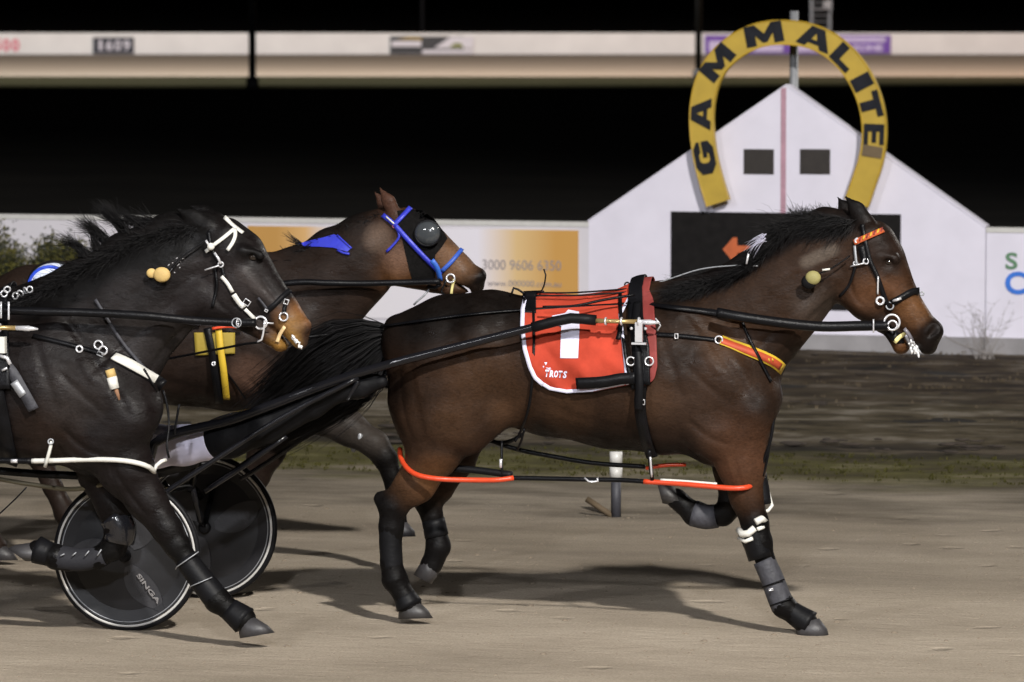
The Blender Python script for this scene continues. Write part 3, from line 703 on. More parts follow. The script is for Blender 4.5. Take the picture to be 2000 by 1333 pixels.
def skin_body(name, segs, mat_, parent, h=.009, it=2, post=None, grooves=()):
    A = np.array([g['a'] for g in segs]+[g['b'] for g in segs]); rr = max(max(g['ra'], g['rb'])*max(1, g['ka'], g['kb']) for g in segs)+.03
    F_, lo = sdf_grid(segs, h, A.min(0)-rr, A.max(0)+rr)
    V, Q = surface_nets(F_, lo, h); V = relax(V, Q, it)
    if grooves:
        n1 = np.cross(V[Q[:, 2]]-V[Q[:, 0]], V[Q[:, 3]]-V[Q[:, 1]]); N_ = np.zeros_like(V)
        for c in range(4):
            for k in range(3): N_[:, k] += np.bincount(Q[:, c], n1[:, k], len(V))
        N_ /= np.linalg.norm(N_, axis=1)[:, None]+1e-9; dsp = np.zeros(len(V))
        for pl, wd, amp, y0, y1 in grooves:
            best = np.full(len(V), 1e9); tt_ = np.zeros(len(V)); m_ = len(pl)-1
            for i in range(m_):
                a, b = pl[i], pl[i+1]; dx, dz = b[0]-a[0], b[2]-a[2]; t = np.clip(((V[:, 0]-a[0])*dx+(V[:, 2]-a[2])*dz)/(dx*dx+dz*dz+1e-9), 0, 1)
                d = np.hypot(V[:, 0]-a[0]-dx*t, V[:, 2]-a[2]-dz*t); q = d < best; best[q] = d[q]; tt_[q] = (i+t[q])/m_
            fade = np.clip(np.minimum(tt_, 1-tt_)*5, 0, 1); side = (np.abs(V[:, 1]) > y0) & (np.abs(V[:, 1]) < y1) & (np.abs(N_[:, 1]) > .25)
            dsp += amp*np.exp(-(best/wd)**2)*fade*side
        V = relax(V+N_*dsp[:, None], Q, 1, .3)
    Wt = np.zeros(len(V)); Cc = np.zeros((len(V), 3))
    for g in segs:
        if g.get('sub') and not g.get('paint'): continue
        d = np.maximum(np.abs(seg_dist(g, V[:, 0], V[:, 1], V[:, 2])) if not g.get('sub') else np.abs(seg_dist(g, V[:, 0], V[:, 1], V[:, 2])), 0)
        a, b = g['a'], g['b']; L2 = (b[0]-a[0])**2+(b[2]-a[2])**2+1e-9
        t = np.clip(((V[:, 0]-a[0])*(b[0]-a[0])+(V[:, 2]-a[2])*(b[2]-a[2]))/L2, 0, 1)[:, None]
        w_ = np.exp(-d/.016)*g.get('cw', 1)+1e-9; Wt += w_; Cc += w_[:, None]*(np.array(g['ca'])*(1-t)+np.array(g['cb'])*t)
    Cc /= Wt[:, None]
    if post: Cc = post(V, Cc)
    me = bpy.data.meshes.new(name); me.vertices.add(len(V)); me.vertices.foreach_set('co', V.astype(np.float32).ravel())
    me.loops.add(len(Q)*4); me.loops.foreach_set('vertex_index', Q.astype(np.int32).ravel())
    me.polygons.add(len(Q)); me.polygons.foreach_set('loop_start', np.arange(0, len(Q)*4, 4, dtype=np.int32))
    me.polygons.foreach_set('use_smooth', np.ones(len(Q), bool)); me.update(calc_edges=True); me.validate()
    at_ = me.color_attributes.new('coat', 'FLOAT_COLOR', 'POINT'); at_.data.foreach_set('color', np.concatenate([Cc, np.ones((len(V), 1))], 1).astype(np.float32).ravel())
    me.materials.append(mat_)
    o = bpy.data.objects.new(name, me); scene.collection.objects.link(o); o.parent = parent
    bv = BVHTree.FromPolygons([Vector(v) for v in V], [tuple(int(i) for i in q) for q in Q])
    return o, bv

class Horse:
    def __init__(s, fr, tf=None, label='', rootpx=1250):
        s.fr = fr; s.segs = []; s.gr = []; s.gk = .6; s.tf = tf or (lambda x, y, r: (x, y, r)); s.B = None
        s.e = empty('racehorse', label, 'horse', (fr.o.x, fr.o.y, 0), -fr.th, 'harness racing horses on the sand track')
    def pt(s, px, py, l, raw=False):
        if not raw: px, py, _ = s.tf(px, py, 1)
        return s.fr.P(px, py, l)
    def chain(s, pts, k=.05, col=(.05, .025, .015), raw=False, **kw):
        """pts: (px,py,r_px,lat,ky[,colour])"""
        q = []
        for p in pts:
            x, y, r = (p[0], p[1], p[2]) if raw else s.tf(p[0], p[1], p[2])
            c = p[5] if len(p) > 5 else col
            a = s.fr.P(x, y, p[3]); q.append((tuple(a), r/s.fr.scale(x, p[3]), p[4], c))
        if len(q) == 1: q = q*2
        for a, b in zip(q[:-1], q[1:]):
            s.segs.append(dict(a=a[0], b=b[0], ra=a[1], rb=b[1], ka=a[2], kb=b[2], k=k, ca=a[3], cb=b[3], **kw))
    def groove(s, pts, w_, amp, y0=.0, y1=.6, raw=False, l=-.12):
        q = [tuple(s.fr.P(*(p if raw else s.tf(p[0], p[1], 1)[:2]), l)) for p in spline(pts, 12)]; s.gr.append((q, w_*1.15, amp*s.gk, y0, y1))
    def skin(s, m, h=.009, post=None):
        s.body, s.B = skin_body('body', s.segs, m, s.e, h, 2, post, s.gr)
    # --- things laid on the horse
    def hit(s, px, py, raw=True, maxlat=9):
        if not raw: px, py, _ = s.tf(px, py, 1)
        o, d = s.fr.local_ray(px, py); h, n, i, dist = s.B.ray_cast(o, d)
        if h is None or h.y > maxlat: return None, None
        if n.dot(d) > 0: n = -n
        return h, n
    def lay(s, pts, off=.006, maxlat=9, lat=None, smooth=5):
        """pixel polyline laid on the coat -> points, normals (local)"""
        sp = spline([(p[0], p[1]) for p in pts], 5.0); L_ = []; N_ = []
        for x, y in sp:
            h, n = s.hit(x, y, True, maxlat) if lat is None else (None, None)
            L_.append(h.y if h is not None else None); N_.append(n)
        known = [i for i, v in enumerate(L_) if v is not None]
        for i in range(len(L_)):
            if L_[i] is None:
                if lat is not None: L_[i] = lat; N_[i] = Vector((0, -1, 0))
                elif known:
                    j = min(known, key=lambda q: abs(q-i)); L_[i] = L_[j]; N_[i] = Vector((0, -1, 0))
                else: L_[i] = -.15; N_[i] = Vector((0, -1, 0))
        A = np.array(L_); NN = np.array([tuple(n) for n in N_])
        for _ in range(smooth):
            if len(A) > 2:
                A[1:-1] = np.minimum(A[1:-1], (A[:-2]+A[1:-1]*2+A[2:])/4) ; NN[1:-1] = (NN[:-2]+NN[1:-1]*2+NN[2:])/4
        out = []; no = []
        for (x, y), l, n in zip(sp, A, NN):
            n = Vector(n).normalized(); p = s.fr.P(x, y, l); out.append(p+Vector((n.x*.5, n.y, n.z*.5))*off if False else p+Vector((0, -1, 0))*off); no.append(n)
        return out, no
    def strap(s, name, pts, wpx, m, parent=None, off=.006, th=.005, maxlat=9, lat=None):
        p, n = s.lay(pts, off, maxlat, lat); sc = s.fr.scale(pts[0][0])
        if isinstance(wpx, (list, tuple)): wd = [wpx[0]+(wpx[1]-wpx[0])*i/(len(p)-1) for i in range(len(p))]; wd = [v/sc for v in wd]
        else: wd = wpx/sc
        mb = MB(); mb.ribbon(p, n, wd, th); return mb.build(name, m, parent or s.e, True)
    def cord(s, name, pts, rpx, m, parent=None, n=8):
        """free tube: pts (px,py,lat)"""
        sp = spline(pts, 8.0); sc = s.fr.scale(pts[0][0])
        mb = MB(); mb.tube([s.fr.P(*q) for q in sp], rpx/sc, n); return mb.build(name, m, parent or s.e, True)
    def ring(s, name, px, py, rpx, m, parent=None, th=1.6, off=.012, lat=None, ax=(.1, -1, .1)):
        h, n = s.hit(px, py) if lat is None else (None, None)
        c = s.fr.P(px, py, lat if lat is not None else (h.y if h else -.1)-off); sc = s.fr.scale(px)
        mb = MB(); mb.torus(c, ax, rpx/sc, th/sc, 28, 8); return mb.build(name, m, parent or s.e, True)
    def buckle(s, name, px, py, w_, h_, m, parent=None, rot=0, off=.012, th=1.3, lat=None):
        hh, n = s.hit(px, py) if lat is None else (None, None); l = (lat if lat is not None else (hh.y if hh else -.1))-off; sc = s.fr.scale(px)
        cs_ = [(-w_/2, -h_/2), (w_/2, -h_/2), (w_/2, h_/2), (-w_/2, h_/2), (-w_/2, -h_/2), (w_/2, -h_/2)]
        pts = [s.fr.P(px+x*math.cos(rot)-y*math.sin(rot), py+x*math.sin(rot)+y*math.cos(rot), l) for x, y in cs_]
        mb = MB(); mb.tube(pts, th/sc, 6); return mb.build(name, m, parent or s.e, True)
    def sheet(s, name, left, right, top, bot, m, parent=None, off=.010, nu=26, nv=26, mirror=False, thick=.004, wob=.0):
        """cloth: left(v)/right(v) edge pixel x, top(u)/bot(u) pixel y"""
        vs = []; fs = []; lats = np.zeros((nv+1, nu+1))
        px = np.zeros((nv+1, nu+1, 2))
        for j in range(nv+1):
            for i in range(nu+1):
                u, v = i/nu, j/nv; x = left(v)+(right(v)-left(v))*u; y = top(u)+(bot(u)-top(u))*v; px[j, i] = x, y
                h, n = s.hit(x, y); lats[j, i] = h.y if h else np.nan
        for i in range(nu+1):       # fill misses along columns
            col = lats[:, i]; k = np.where(~np.isnan(col))[0]
            if len(k): lats[:, i] = np.interp(np.arange(nv+1), k, col[k])
        for _ in range(3):
            A = lats.copy(); A[1:-1, :] = (lats[:-2]+lats[2:]+2*lats[1:-1])/4; A[:, 1:-1] = (A[:, :-2]+A[:, 2:]+2*A[:, 1:-1])/4; lats = np.minimum(A, lats)
        for j in range(nv+1):
            for i in range(nu+1):
                wv = wob*(math.sin(i/nu*11+j/nv*3+1.2*math.sin(j/nv*5))*.45+abs(math.sin(j/nv*6-i/nu*8+1))**3*.6+math.sin(i/nu*23+j/nv*9)*.14)*min(1, j/nv*2) if wob else 0
                vs.append(s.fr.P(px[j, i, 0], px[j, i, 1], lats[j, i]-off-max(wv, -off*.6)))
        for j in range(nv):
            for i in range(nu): b = j*(nu+1)+i; fs.append((b, b+1, b+nu+2, b+nu+1))
        if mirror:                  # over the back and down the other side
            rows = [vs[i] for i in range(nu+1)]
            prev = list(range(nu+1)); N_ = 10
            for k in range(1, N_+nv//2+1):
                cur = []
                for i in range(nu+1):
                    a = vs[i]
                    if k <= N_:
                        y = a.y*(1-2*k/N_); h, n, _i, _d = s.B.ray_cast(Vector((a.x, y, 3)), Vector((0, 0, -1)))
                        z = (h.z if h else a.z)+off*.9; p = Vector((a.x, y, max(z, a.z)))
                        if k == N_: p.z = a.z
                    else:
                        q = vs[(k-N_)*(nu+1)*2+i] if (k-N_)*2 <= nv else vs[nv*(nu+1)+i]; p = Vector((q.x, -q.y, q.z))
                    cur.append(len(vs)); vs.append(p)
                for i in range(nu): fs.append((prev[i], cur[i], cur[i+1], prev[i+1]))
                prev = cur
        o = mobj(name, vs, fs, m, parent or s.e, True)
        md = o.modifiers.new('thickness', 'SOLIDIFY'); md.thickness = thick; md.offset = 0
        s.lastsheet = BVHTree.FromPolygons(vs, fs); return o
    def decal(s, name, vs2, fs, m, parent=None, off=.004, bv=None, sub=2, th=.0015):
        """flat lettering (pixel coords) laid on a cloth"""
        bm = bmesh.new(); vv = [bm.verts.new((x, y, 0)) for x, y in vs2]
        for f in fs:
            try: bm.faces.new([vv[i] for i in f])
            except ValueError: pass
        bmesh.ops.triangulate(bm, faces=bm.faces[:])
        for _ in range(sub): bmesh.ops.subdivide_edges(bm, edges=[e for e in bm.edges if e.calc_length() > 7], cuts=1, use_grid_fill=False); bmesh.ops.triangulate(bm, faces=bm.faces[:])
        out = []; last = -.3
        bm.verts.index_update()
        for v in bm.verts:
            o, d = s.fr.local_ray(v.co.x, v.co.y); h, n, i, ds = (bv or s.lastsheet).ray_cast(o, d)
            last = h.y if h else last; out.append(s.fr.P(v.co.x, v.co.y, last-off))
        fl = [tuple(x.index for x in f.verts) for f in bm.faces]; bm.free()
        o = mobj(name, out, fl, m, parent or s.e, True); return o
    def hair(s, name, strands, m, parent=None, r0=.0022, n=3):
        """strands: lists of (px,py,lat)"""
        vs = []; fs = []
        for st in strands:
            pts = [s.fr.P(*q) for q in st]; b = len(vs); L_ = len(pts)
            rr = r0*rng.uniform(.6, 1.5); ph = rng.uniform(0, 2)
            for i, p in enumerate(pts):
                t = (pts[min(i+1, L_-1)]-pts[max(i-1, 0)]).normalized(); u = t.orthogonal().normalized(); w_ = t.cross(u); r = rr*(1-.85*i/(L_-1))
                for k in range(n): a = ph+2*math.pi*k/n; vs.append(p+(u*math.cos(a)+w_*math.sin(a))*r)
            for i in range(L_-1):
                for k in range(n): fs.append((b+i*n+k, b+i*n+(k+1) % n, b+(i+1)*n+(k+1) % n, b+(i+1)*n+k))
        return mobj(name, vs, fs, m, parent or s.e, True)
    def flow(s, root, d0, L_, steps=6, curl=.15, droop=.0, lat=0, dl=0.0):
        """one free strand in pixel space"""
        x, y = root; a = math.atan2(d0[1], d0[0]); out = [(x, y, lat)]; st = L_/steps
        for i in range(steps):
            a += rng.gauss(0, curl); dx, dy = math.cos(a), math.sin(a)+droop*i; q = math.hypot(dx, dy); x += dx/q*st; y += dy/q*st; lat += dl/steps+rng.gauss(0, .002)
            out.append((x, y, lat))
        return out
    def hoof(s, pts, m, name='hoof', raw=False):
        """pts: coronet front, toe, heel, coronet back (px,py) + lat, half width"""
        (cf, toe, heel, cb), lat, hw = pts
        mp = (lambda q: q) if raw else (lambda q: s.tf(q[0], q[1], 1)[:2])
        cf, toe, heel, cb = map(mp, (cf, toe, heel, cb)); n = 14; vs = []; fs = []
        for (f, b_, wsc) in ((cf, cb, .86), ((Vector(cf)*.42+Vector(toe)*.58+(Vector(toe)-Vector(heel)).normalized()*4.5), (Vector(cb)*.5+Vector(heel)*.5), 1.0), (toe, heel, 1.05)):
            c = ((f[0]+b_[0])/2, (f[1]+b_[1])/2)
            for k in range(n):
                a = 2*math.pi*k/n; ca = math.cos(a); ca = abs(ca)**.85*(1 if ca > 0 else -.92)
                x = c[0]+(f[0]-c[0])*ca; y = c[1]+(f[1]-c[1])*ca; vs.append(s.fr.P(x, y, lat-hw*wsc*math.sin(a)*(1-.15*ca)))
        for i in range(2):
            for k in range(n): fs.append((i*n+k, i*n+(k+1) % n, (i+1)*n+(k+1) % n, (i+1)*n+k))
        fs.append(tuple(range(n-1, -1, -1))); fs.append(tuple(2*n+k for k in range(n)))
        return mobj(name, vs, fs, m, s.e, True)

BAY = (.0255, .0138, .0085); DBAY = (.011, .0075, .006); BLK = (.0045, .004, .004); TAN = (.034, .0165, .009); TAN2 = (.09, .039, .015); GRYB = (.034, .028, .024)
def torso(H_, c=BAY, far_hind=True, raw=False, kk=1.0):
    """trunk and haunches in the lead horse's pixel coordinates"""
    H_.chain([(850, 700, 98, 0, 1.0), (950, 698, 118, 0, 1.0), (1080, 718, 130, 0, .93), (1200, 730, 142, 0, .90), (1320, 735, 150, 0, .82), (1412, 752, 108, 0, .95)], .06, c)
    H_.chain([(800, 662, 52, 0, 1.5), (870, 632, 50, 0, 1.7), (960, 622, 46, 0, 1.8), (1060, 632, 40, 0, 1.6)], .06, DBAY if c == BAY else c)
    H_.chain([(1060, 634, 36, 0, 1.2), (1160, 628, 32, 0, 1.1), (1260, 594, 33, 0, .75), (1330, 592, 40, 0, .7), (1410, 600, 55, 0, .75)], .07, c)
    H_.chain([(772, 640, 22, 0, 1), (760, 655, 16, 0, 1)], .03, BLK)                       # dock
    H_.chain([(1400, 850, 62, 0, 1.2), (1460, 800, 52, 0, 1.3)], .06, c)                    # brisket
    for sg in (-1, 1):
        H_.chain([(870, 715, 96, sg*.13, .75), (850, 800, 86, sg*.14, .75)], .05, c)        # thigh
        H_.chain([(808, 690, 50, sg*.09, .9), (806, 780, 46, sg*.11, .9), (826, 850, 42, sg*.12, .9)], .03, c)   # hamstring
        H_.chain([(930, 665, 40, sg*.22, .8), (905, 790, 56, sg*.20, .6)], .05, c)          # hip to stifle
        H_.chain([(960, 790, 55, sg*.15, .7), (905, 838, 55, sg*.16, .7)], .05, c)
        H_.chain([(1330, 640, 52, sg*.13, .7), (1400, 740, 66, sg*.17, .62), (1462, 800, 54, sg*.155, .75)], .045, c)   # shoulder blade
        H_.chain([(1462, 800, 50, sg*.15, .8), (1400, 848, 52, sg*.16, .75)], .035, c)      # upper arm
        H_.chain([(1340, 740, 62, sg*.18, .55), (1385, 835, 52, sg*.17, .7)], .03, c)       # triceps
        H_.chain([(1462, 700, 42, sg*.08, 1), (1480, 775, 48, sg*.085, 1)], .04, c)         # breast
def muscles(H_):
    g = H_.groove
    g([(812, 660), (822, 740), (838, 820), (850, 890)], .018, -.008, .10); g([(790, 700), (800, 790), (822, 870)], .012, -.007, .06)
    g([(985, 700), (975, 760), (955, 815), (925, 850)], .024, -.009, .08); g([(900, 640), (930, 690), (940, 740)], .022, -.008, .1)
    g([(1330, 585), (1395, 660), (1450, 735), (1488, 800)], .016, -.012, .05); g([(1300, 640), (1330, 720), (1352, 800)], .018, -.009, .12)
    g([(1345, 700), (1390, 745), (1440, 790)], .014, -.008, .12); g([(1345, 810), (1395, 850), (1440, 868)], .014, -.012, .12); g([(1385, 680), (1420, 730)], .014, .006, .12)
    g([(1060, 780), (1150, 815), (1250, 838), (1330, 846)], .020, -.007, .12); g([(1060, 640), (1160, 655), (1250, 660)], .03, -.006, .12)
    for x in range(1080, 1300, 34): g([(x-10, 700), (x, 760), (x-14, 815)], .009, -.0028, .14)
    g([(1440, 880), (1450, 930), (1462, 975)], .008, -.006, .04); g([(1425, 880), (1440, 940), (1455, 990)], .007, .004, .04)
    g([(880, 790), (862, 850), (838, 910), (800, 955)], .010, -.008, .06); g([(860, 790), (845, 850), (818, 915), (785, 960)], .006, .004, .06)
def neck_head(H_, nk, hd, ears, c=BAY, cd=BLK, muz=TAN, jw=None, lip=None):
    H_.chain(nk, .06, c)
    H_.chain(hd['skull'], .03, c); H_.chain(hd['cheek'], .03, c); H_.chain(hd['jaw'], .025, c)
    for q in hd.get('extra', []): H_.chain(q[0], q[1], c, **(q[2] if len(q) > 2 else {}))
# ------------------------------------------------------------------ the lead horse (red saddlecloth 1)
coat = coat_mat('bay_coat', rough=.36, spec=.085); coatd = coat_mat('near_black_coat', rough=.36, spec=.12); coatb = coat_mat('brown_coat', rough=.38, spec=.10)
A = Horse(lead, label='bay horse in front wearing a red number 1 saddlecloth and orange hobbles')
torso(A)
A.chain([(1395, 690, 112, 0, .60), (1468, 628, 97, 0, .58), (1540, 562, 81, 0, .60), (1596, 505, 66, 0, .62), (1640, 470, 47, 0, .75)], .07, BAY)
A.chain([(1380, 575, 34, 0, .8), (1470, 528, 30, 0, .7), (1545, 470, 28, 0, .7), (1610, 438, 26, 0, .8), (1655, 440, 24, 0, 1)], .05, BLK)
A.chain([(1500, 690, 26, -.06, 1), (1565, 610, 24, -.065, 1), (1632, 545, 22, -.06, 1)], .03, BAY)       # throat muscle
A.chain([(1665, 462, 38, 0, .9), (1700, 482, 50, 0, .86), (1716, 515, 52, 0, .84), (1735, 550, 44, 0, .82), (1756, 585, 37, 0, .80), (1778, 618, 33, 0, .82), (1800, 642, 32, 0, .88)], .03, TAN)
A.chain([(1672, 520, 45, -.055, .5, BAY), (1695, 560, 44, -.062, .45, TAN), (1710, 585, 30, -.05, .5, TAN)], .025, TAN)
A.chain([(1672, 520, 45, .055, .5), (1695, 560, 44, .062, .45), (1710, 585, 30, .05, .5)], .025, TAN)
A.chain([(1690, 585, 26, 0, 1.2, BAY), (1722, 622, 19, 0, 1.3, BLK), (1750, 655, 16, 0, 1.4, BLK), (1760, 676, 17, 0, 1.6, TAN2)], .02, BLK)       # lower jaw and lip
A.chain([(1655, 572, 26, 0, 1.5, BAY), (1688, 596, 27, 0, 1.5, BAY), (1724, 628, 21, 0, 1.4, BLK)], .025, BAY)
A.chain([(1815, 650, 27, 0, 1.35, BLK), (1812, 675, 19, 0, 1.5, BLK)], .02, BLK)                        # muzzle end
A.chain([(1824, 646, 17, -.038, .9, BLK)], .02, BLK); A.chain([(1824, 646, 17, .038, .9, BLK)], .02, BLK)
for sg in (-1, 1):
    A.chain([(1716, 500, 11, sg*.088, 1, BLK), (1748, 506, 10, sg*.082, 1, BLK)], .018, BLK)            # brow
    A.chain([(1715, 545, 10, sg*.082, 1), (1762, 590, 8, sg*.060, 1)], .02, TAN2)                       # cheek crest
    A.chain([(1734, 514, 9, sg*.10, 1, BLK)], .014, BLK, sub=True, paint=True)                         # eye socket
    A.chain([(1815, 655, 5, sg*.075, 1, BLK), (1829, 640, 8, sg*.07, 1, BLK)], .012, BLK, sub=True, paint=True)     # nostril
A.chain([(1768, 655, 3.5, 0, 9), (1790, 684, 5, 0, 9)], .012, BLK, sub=True)                            # mouth
for sg, (bx, by, tx, ty) in ((-1, (1690, 436, 1651, 384)), (1, (1666, 436, 1636, 386))):                # ears
    A.chain([(bx, by, 20, sg*.055, .8), ((bx+tx)/2+3, (by+ty)/2, 14, sg*.06, .6), (tx, ty, 2.5, sg*.055, .8)], .02, BLK)
# legs
for L_ in ([(850, 800, 70, -.14, .75), (850, 880, 50, -.14, .8), (812, 945, 37, -.13, .8, (.07, .035, .018)), (768, 985, 27, -.13, .85, BLK)],
           [(850, 800, 70, .14, .75), (880, 890, 48, .14, .8), (850, 950, 34, .13, .8), (833, 975, 26, .13, .85, BLK)]):
    A.chain(L_, .035, BAY)
A.chain([(745, 975, 16, -.13, .8), (768, 990, 26, -.13, .85), (764, 1030, 23, -.13, .9), (764, 1100, 20, -.13, .95), (771, 1132, 24, -.13, 1), (786, 1158, 19, -.13, 1), (799, 1180, 25, -.13, 1)], .025, BLK)
A.chain([(818, 960, 15, .13, .8), (836, 978, 24, .13, .85), (844, 1010, 20, .13, .9), (853, 1048, 19, .13, .95), (856, 1068, 23, .13, 1), (848, 1092, 19, .13, 1), (842, 1104, 22, .13, 1)], .025, BLK)
A.chain([(1440, 850, 68, -.12, .75), (1448, 905, 47, -.12, .8), (1458, 970, 31, -.11, .85, TAN), (1474, 1020, 27, -.11, .95, BLK)], .035, (.075, .034, .018))
A.chain([(1474, 1020, 26, -.11, .95), (1484, 1060, 24, -.11, .95), (1495, 1095, 18, -.11, .9), (1520, 1162, 18, -.11, .9), (1531, 1184, 23, -.11, 1), (1556, 1204, 19, -.11, 1), (1574, 1217, 24, -.11, 1)], .022, BLK)
A.chain([(1440, 850, 62, .12, .75), (1436, 910, 42, .12, .8), (1430, 970, 27, .11, .85, BLK)], .035, BAY)
A.chain([(1430, 985, 27, .11, .9), (1412, 1006, 21, .11, .9), (1378, 1010, 18, .11, .9), (1356, 1004, 23, .11, 1), (1333, 985, 18, .11, 1), (1322, 975, 21, .11, 1)], .022, BLK)
# patches of coat colour: shaved pale brand, darker rump top, warm shoulder
def coat_post_A(V, C):
    def blob(px, py, r, col, st, l=None):
        nonlocal C
        p = lead.P(px, py, -.12); d = np.sqrt((V[:, 0]-p.x)**2+(V[:, 2]-p.z)**2)*427
        w_ = np.clip(1-(d/r)**2, 0, 1)**1.2*st*(V[:, 1] < .02 if l is None else 1); C = C*(1-w_[:, None])+np.array(col)*w_[:, None]
    for i in range(8): blob(1573+i*7.5, 513-i*3.4, 16, (.085, .066, .052), .75)
    for i in range(22): x = 1300+i*17; blob(x, np.interp(x, [1300, 1400, 1490, 1560, 1660], [575, 545, 490, 445, 440]), 34, (.006, .005, .005), .9, 1)
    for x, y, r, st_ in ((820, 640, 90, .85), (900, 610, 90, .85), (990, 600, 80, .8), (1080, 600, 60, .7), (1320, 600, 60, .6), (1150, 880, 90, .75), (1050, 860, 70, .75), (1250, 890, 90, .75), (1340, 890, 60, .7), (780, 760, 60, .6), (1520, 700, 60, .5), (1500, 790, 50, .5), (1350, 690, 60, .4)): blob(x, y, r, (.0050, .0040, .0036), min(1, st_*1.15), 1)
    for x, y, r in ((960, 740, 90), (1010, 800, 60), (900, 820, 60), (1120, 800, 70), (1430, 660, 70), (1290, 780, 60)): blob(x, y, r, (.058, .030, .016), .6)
    blob(1722, 470, 62, (.012, .008, .0065), .9, 1); blob(1735, 515, 40, (.014, .009, .007), .9, 1); blob(1680, 500, 30, (.02, .012, .009), .7, 1)
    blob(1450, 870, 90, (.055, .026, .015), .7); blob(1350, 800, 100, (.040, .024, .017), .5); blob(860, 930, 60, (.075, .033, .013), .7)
    blob(1778, 606, 44, (.12, .054, .021), .8); blob(1742, 562, 28, (.07, .032, .016), .7); blob(1695, 575, 45, (.11, .048, .022), .5); blob(1590, 600, 60, (.055, .042, .034), .6)
    return C
muscles(A)
A.groove([(1650, 565), (1600, 605), (1550, 660), (1505, 720)], .010, -.010, .03); A.groove([(1632, 540), (1570, 590), (1500, 660), (1440, 720)], .012, -.006, .03)
A.groove([(1600, 500), (1530, 560), (1450, 620), (1390, 660)], .018, -.006, .03)
A.groove([(1672, 500), (1660, 540), (1668, 580), (1700, 612)], .009, -.008, .03); A.groove([(1745, 545), (1765, 585), (1790, 625)], .007, -.005, .02); A.groove([(1722, 560), (1745, 600), (1768, 635)], .006, .003, .02)
A.groove([(1740, 570), (1752, 596), (1750, 622)], .003, .003, .02); A.groove([(1690, 590), (1712, 600), (1730, 590)], .003, .0025, .02); A.groove([(1784, 612), (1796, 630), (1792, 656)], .006, -.004, .02)
A.skin(coat, .008, coat_post_A)
GH = M['hoof']
A.hoof((((1600, 1208), (1619, 1243), (1551, 1244), (1554, 1220)), -.11, .055), GH)
A.hoof((((812, 1170), (846, 1208), (775, 1210), (777, 1184)), -.13, .055), M['bhoof'])
A.hoof((((860, 1100), (842, 1142), (806, 1122), (826, 1088)), .13, .055), GH)
A.hoof((((1318, 952), (1284, 946), (1294, 985), (1330, 994)), .11, .055), M['bhoof'])
def eye(H_, px, py, r=.019):
    for sg in (-1, 1):
        h, n = H_.hit(px, py); l = (h.y if h else -.09); p = H_.fr.P(px, py, l)
        MB().ball((p.x, sg*abs(p.y)*(1 if sg < 0 else 1)-sg*.008 if sg > 0 else p.y+.008, p.z), r, (1.15, 1, .95)).build('eye', M['eye'], H_.e, True)
eye(A, 1735, 512)
A.hoof  # (kept simple)
# boots
def sleeve(H_, name, pts, m, r, n=14):
    sp = spline(pts, 8); sc = H_.fr.scale(pts[0][0]); k = len(sp)
    rr = [(r[0]+(r[1]-r[0])*i/(k-1))/sc for i in range(k)]
    mb = MB(); mb.tube([H_.fr.P(*q) for q in sp], rr, n); return mb.build(name, m, H_.e, True)
b = sleeve(A, 'leg_boot', [(1492, 1094, -.11), (1507, 1128, -.11), (1521, 1165, -.11), (1530, 1186, -.11)], M['boot'], (22, 24))
for q in ((1510, 1140), (1526, 1176)): A.cord('boot_strap', [(q[0]-22, q[1]+8, -.15), (q[0], q[1], -.172), (q[0]+22, q[1]-8, -.15)], 1.6, M['leather'], b)
A.buckle('clip', 1506, 1152, 8, 3, M['chrome'], b, -.2, lat=-.18)
b = sleeve(A, 'knee_boot', [(1466, 1030, -.11), (1478, 1060, -.11), (1487, 1090, -.11)], M['leather'], (29, 26))
A.cord('white_band', [(1443, 1036, -.13), (1450, 1044, -.175), (1462, 1042, -.19), (1474, 1032, -.18)], 7, M['whitestrap'], b)
A.cord('white_band', [(1443, 1052, -.13), (1456, 1058, -.175), (1470, 1052, -.185)], 4, M['whitestrap'], b)
A.cord('white_band', [(1476, 1020, -.18), (1487, 1014, -.16), (1494, 1018, -.12)], 7, M['whitestrap'], b)
A.cord('white_band', [(1480, 1034, -.18), (1490, 1030, -.15), (1495, 1034, -.11)], 4, M['whitestrap'], b)
b = sleeve(A, 'bell_boot', [(1540, 1190, -.11), (1560, 1205, -.11), (1582, 1219, -.11)], M['rubber'], (20, 26))
b = sleeve(A, 'leg_boot', [(1400, 1008, .11), (1380, 1010, .11), (1355, 1003, .11)], M['boot'], (24, 27))
b = sleeve(A, 'leg_boot', [(763, 1025, -.13), (763, 1065, -.13), (766, 1112, -.13)], M['rubber'], (23, 22))
b = sleeve(A, 'leg_boot', [(846, 1015, .13), (853, 1048, .13)], M['rubber'], (23, 24))
b = sleeve(A, 'bell_boot', [(788, 1160, -.13), (800, 1184, -.13)], M['rubber'], (21, 27))
# elbow boot with white edge in front of the forearm
A.cord('knee_suspender', [(1508, 735, -.10), (1512, 800, -.16), (1505, 860, -.17), (1490, 905, -.15), (1484, 925, -.14)], 3.2, M['leather'])
A.cord('knee_suspender', [(1505, 860, -.17), (1497, 905, -.15), (1490, 930, -.14)], 2.5, M['leather'])
kb = A.cord('arm_boot', [(1482, 925, -.09), (1488, 955, -.09), (1492, 985, -.09)], 15, M['rubber'])
A.cord('white_edge', [(1476, 918, -.14), (1486, 925, -.12), (1496, 945, -.09), (1504, 975, -.07), (1508, 988, -.07), (1500, 998, -.09), (1486, 1002, -.12)], 3.6, M['whitestrap'], kb)

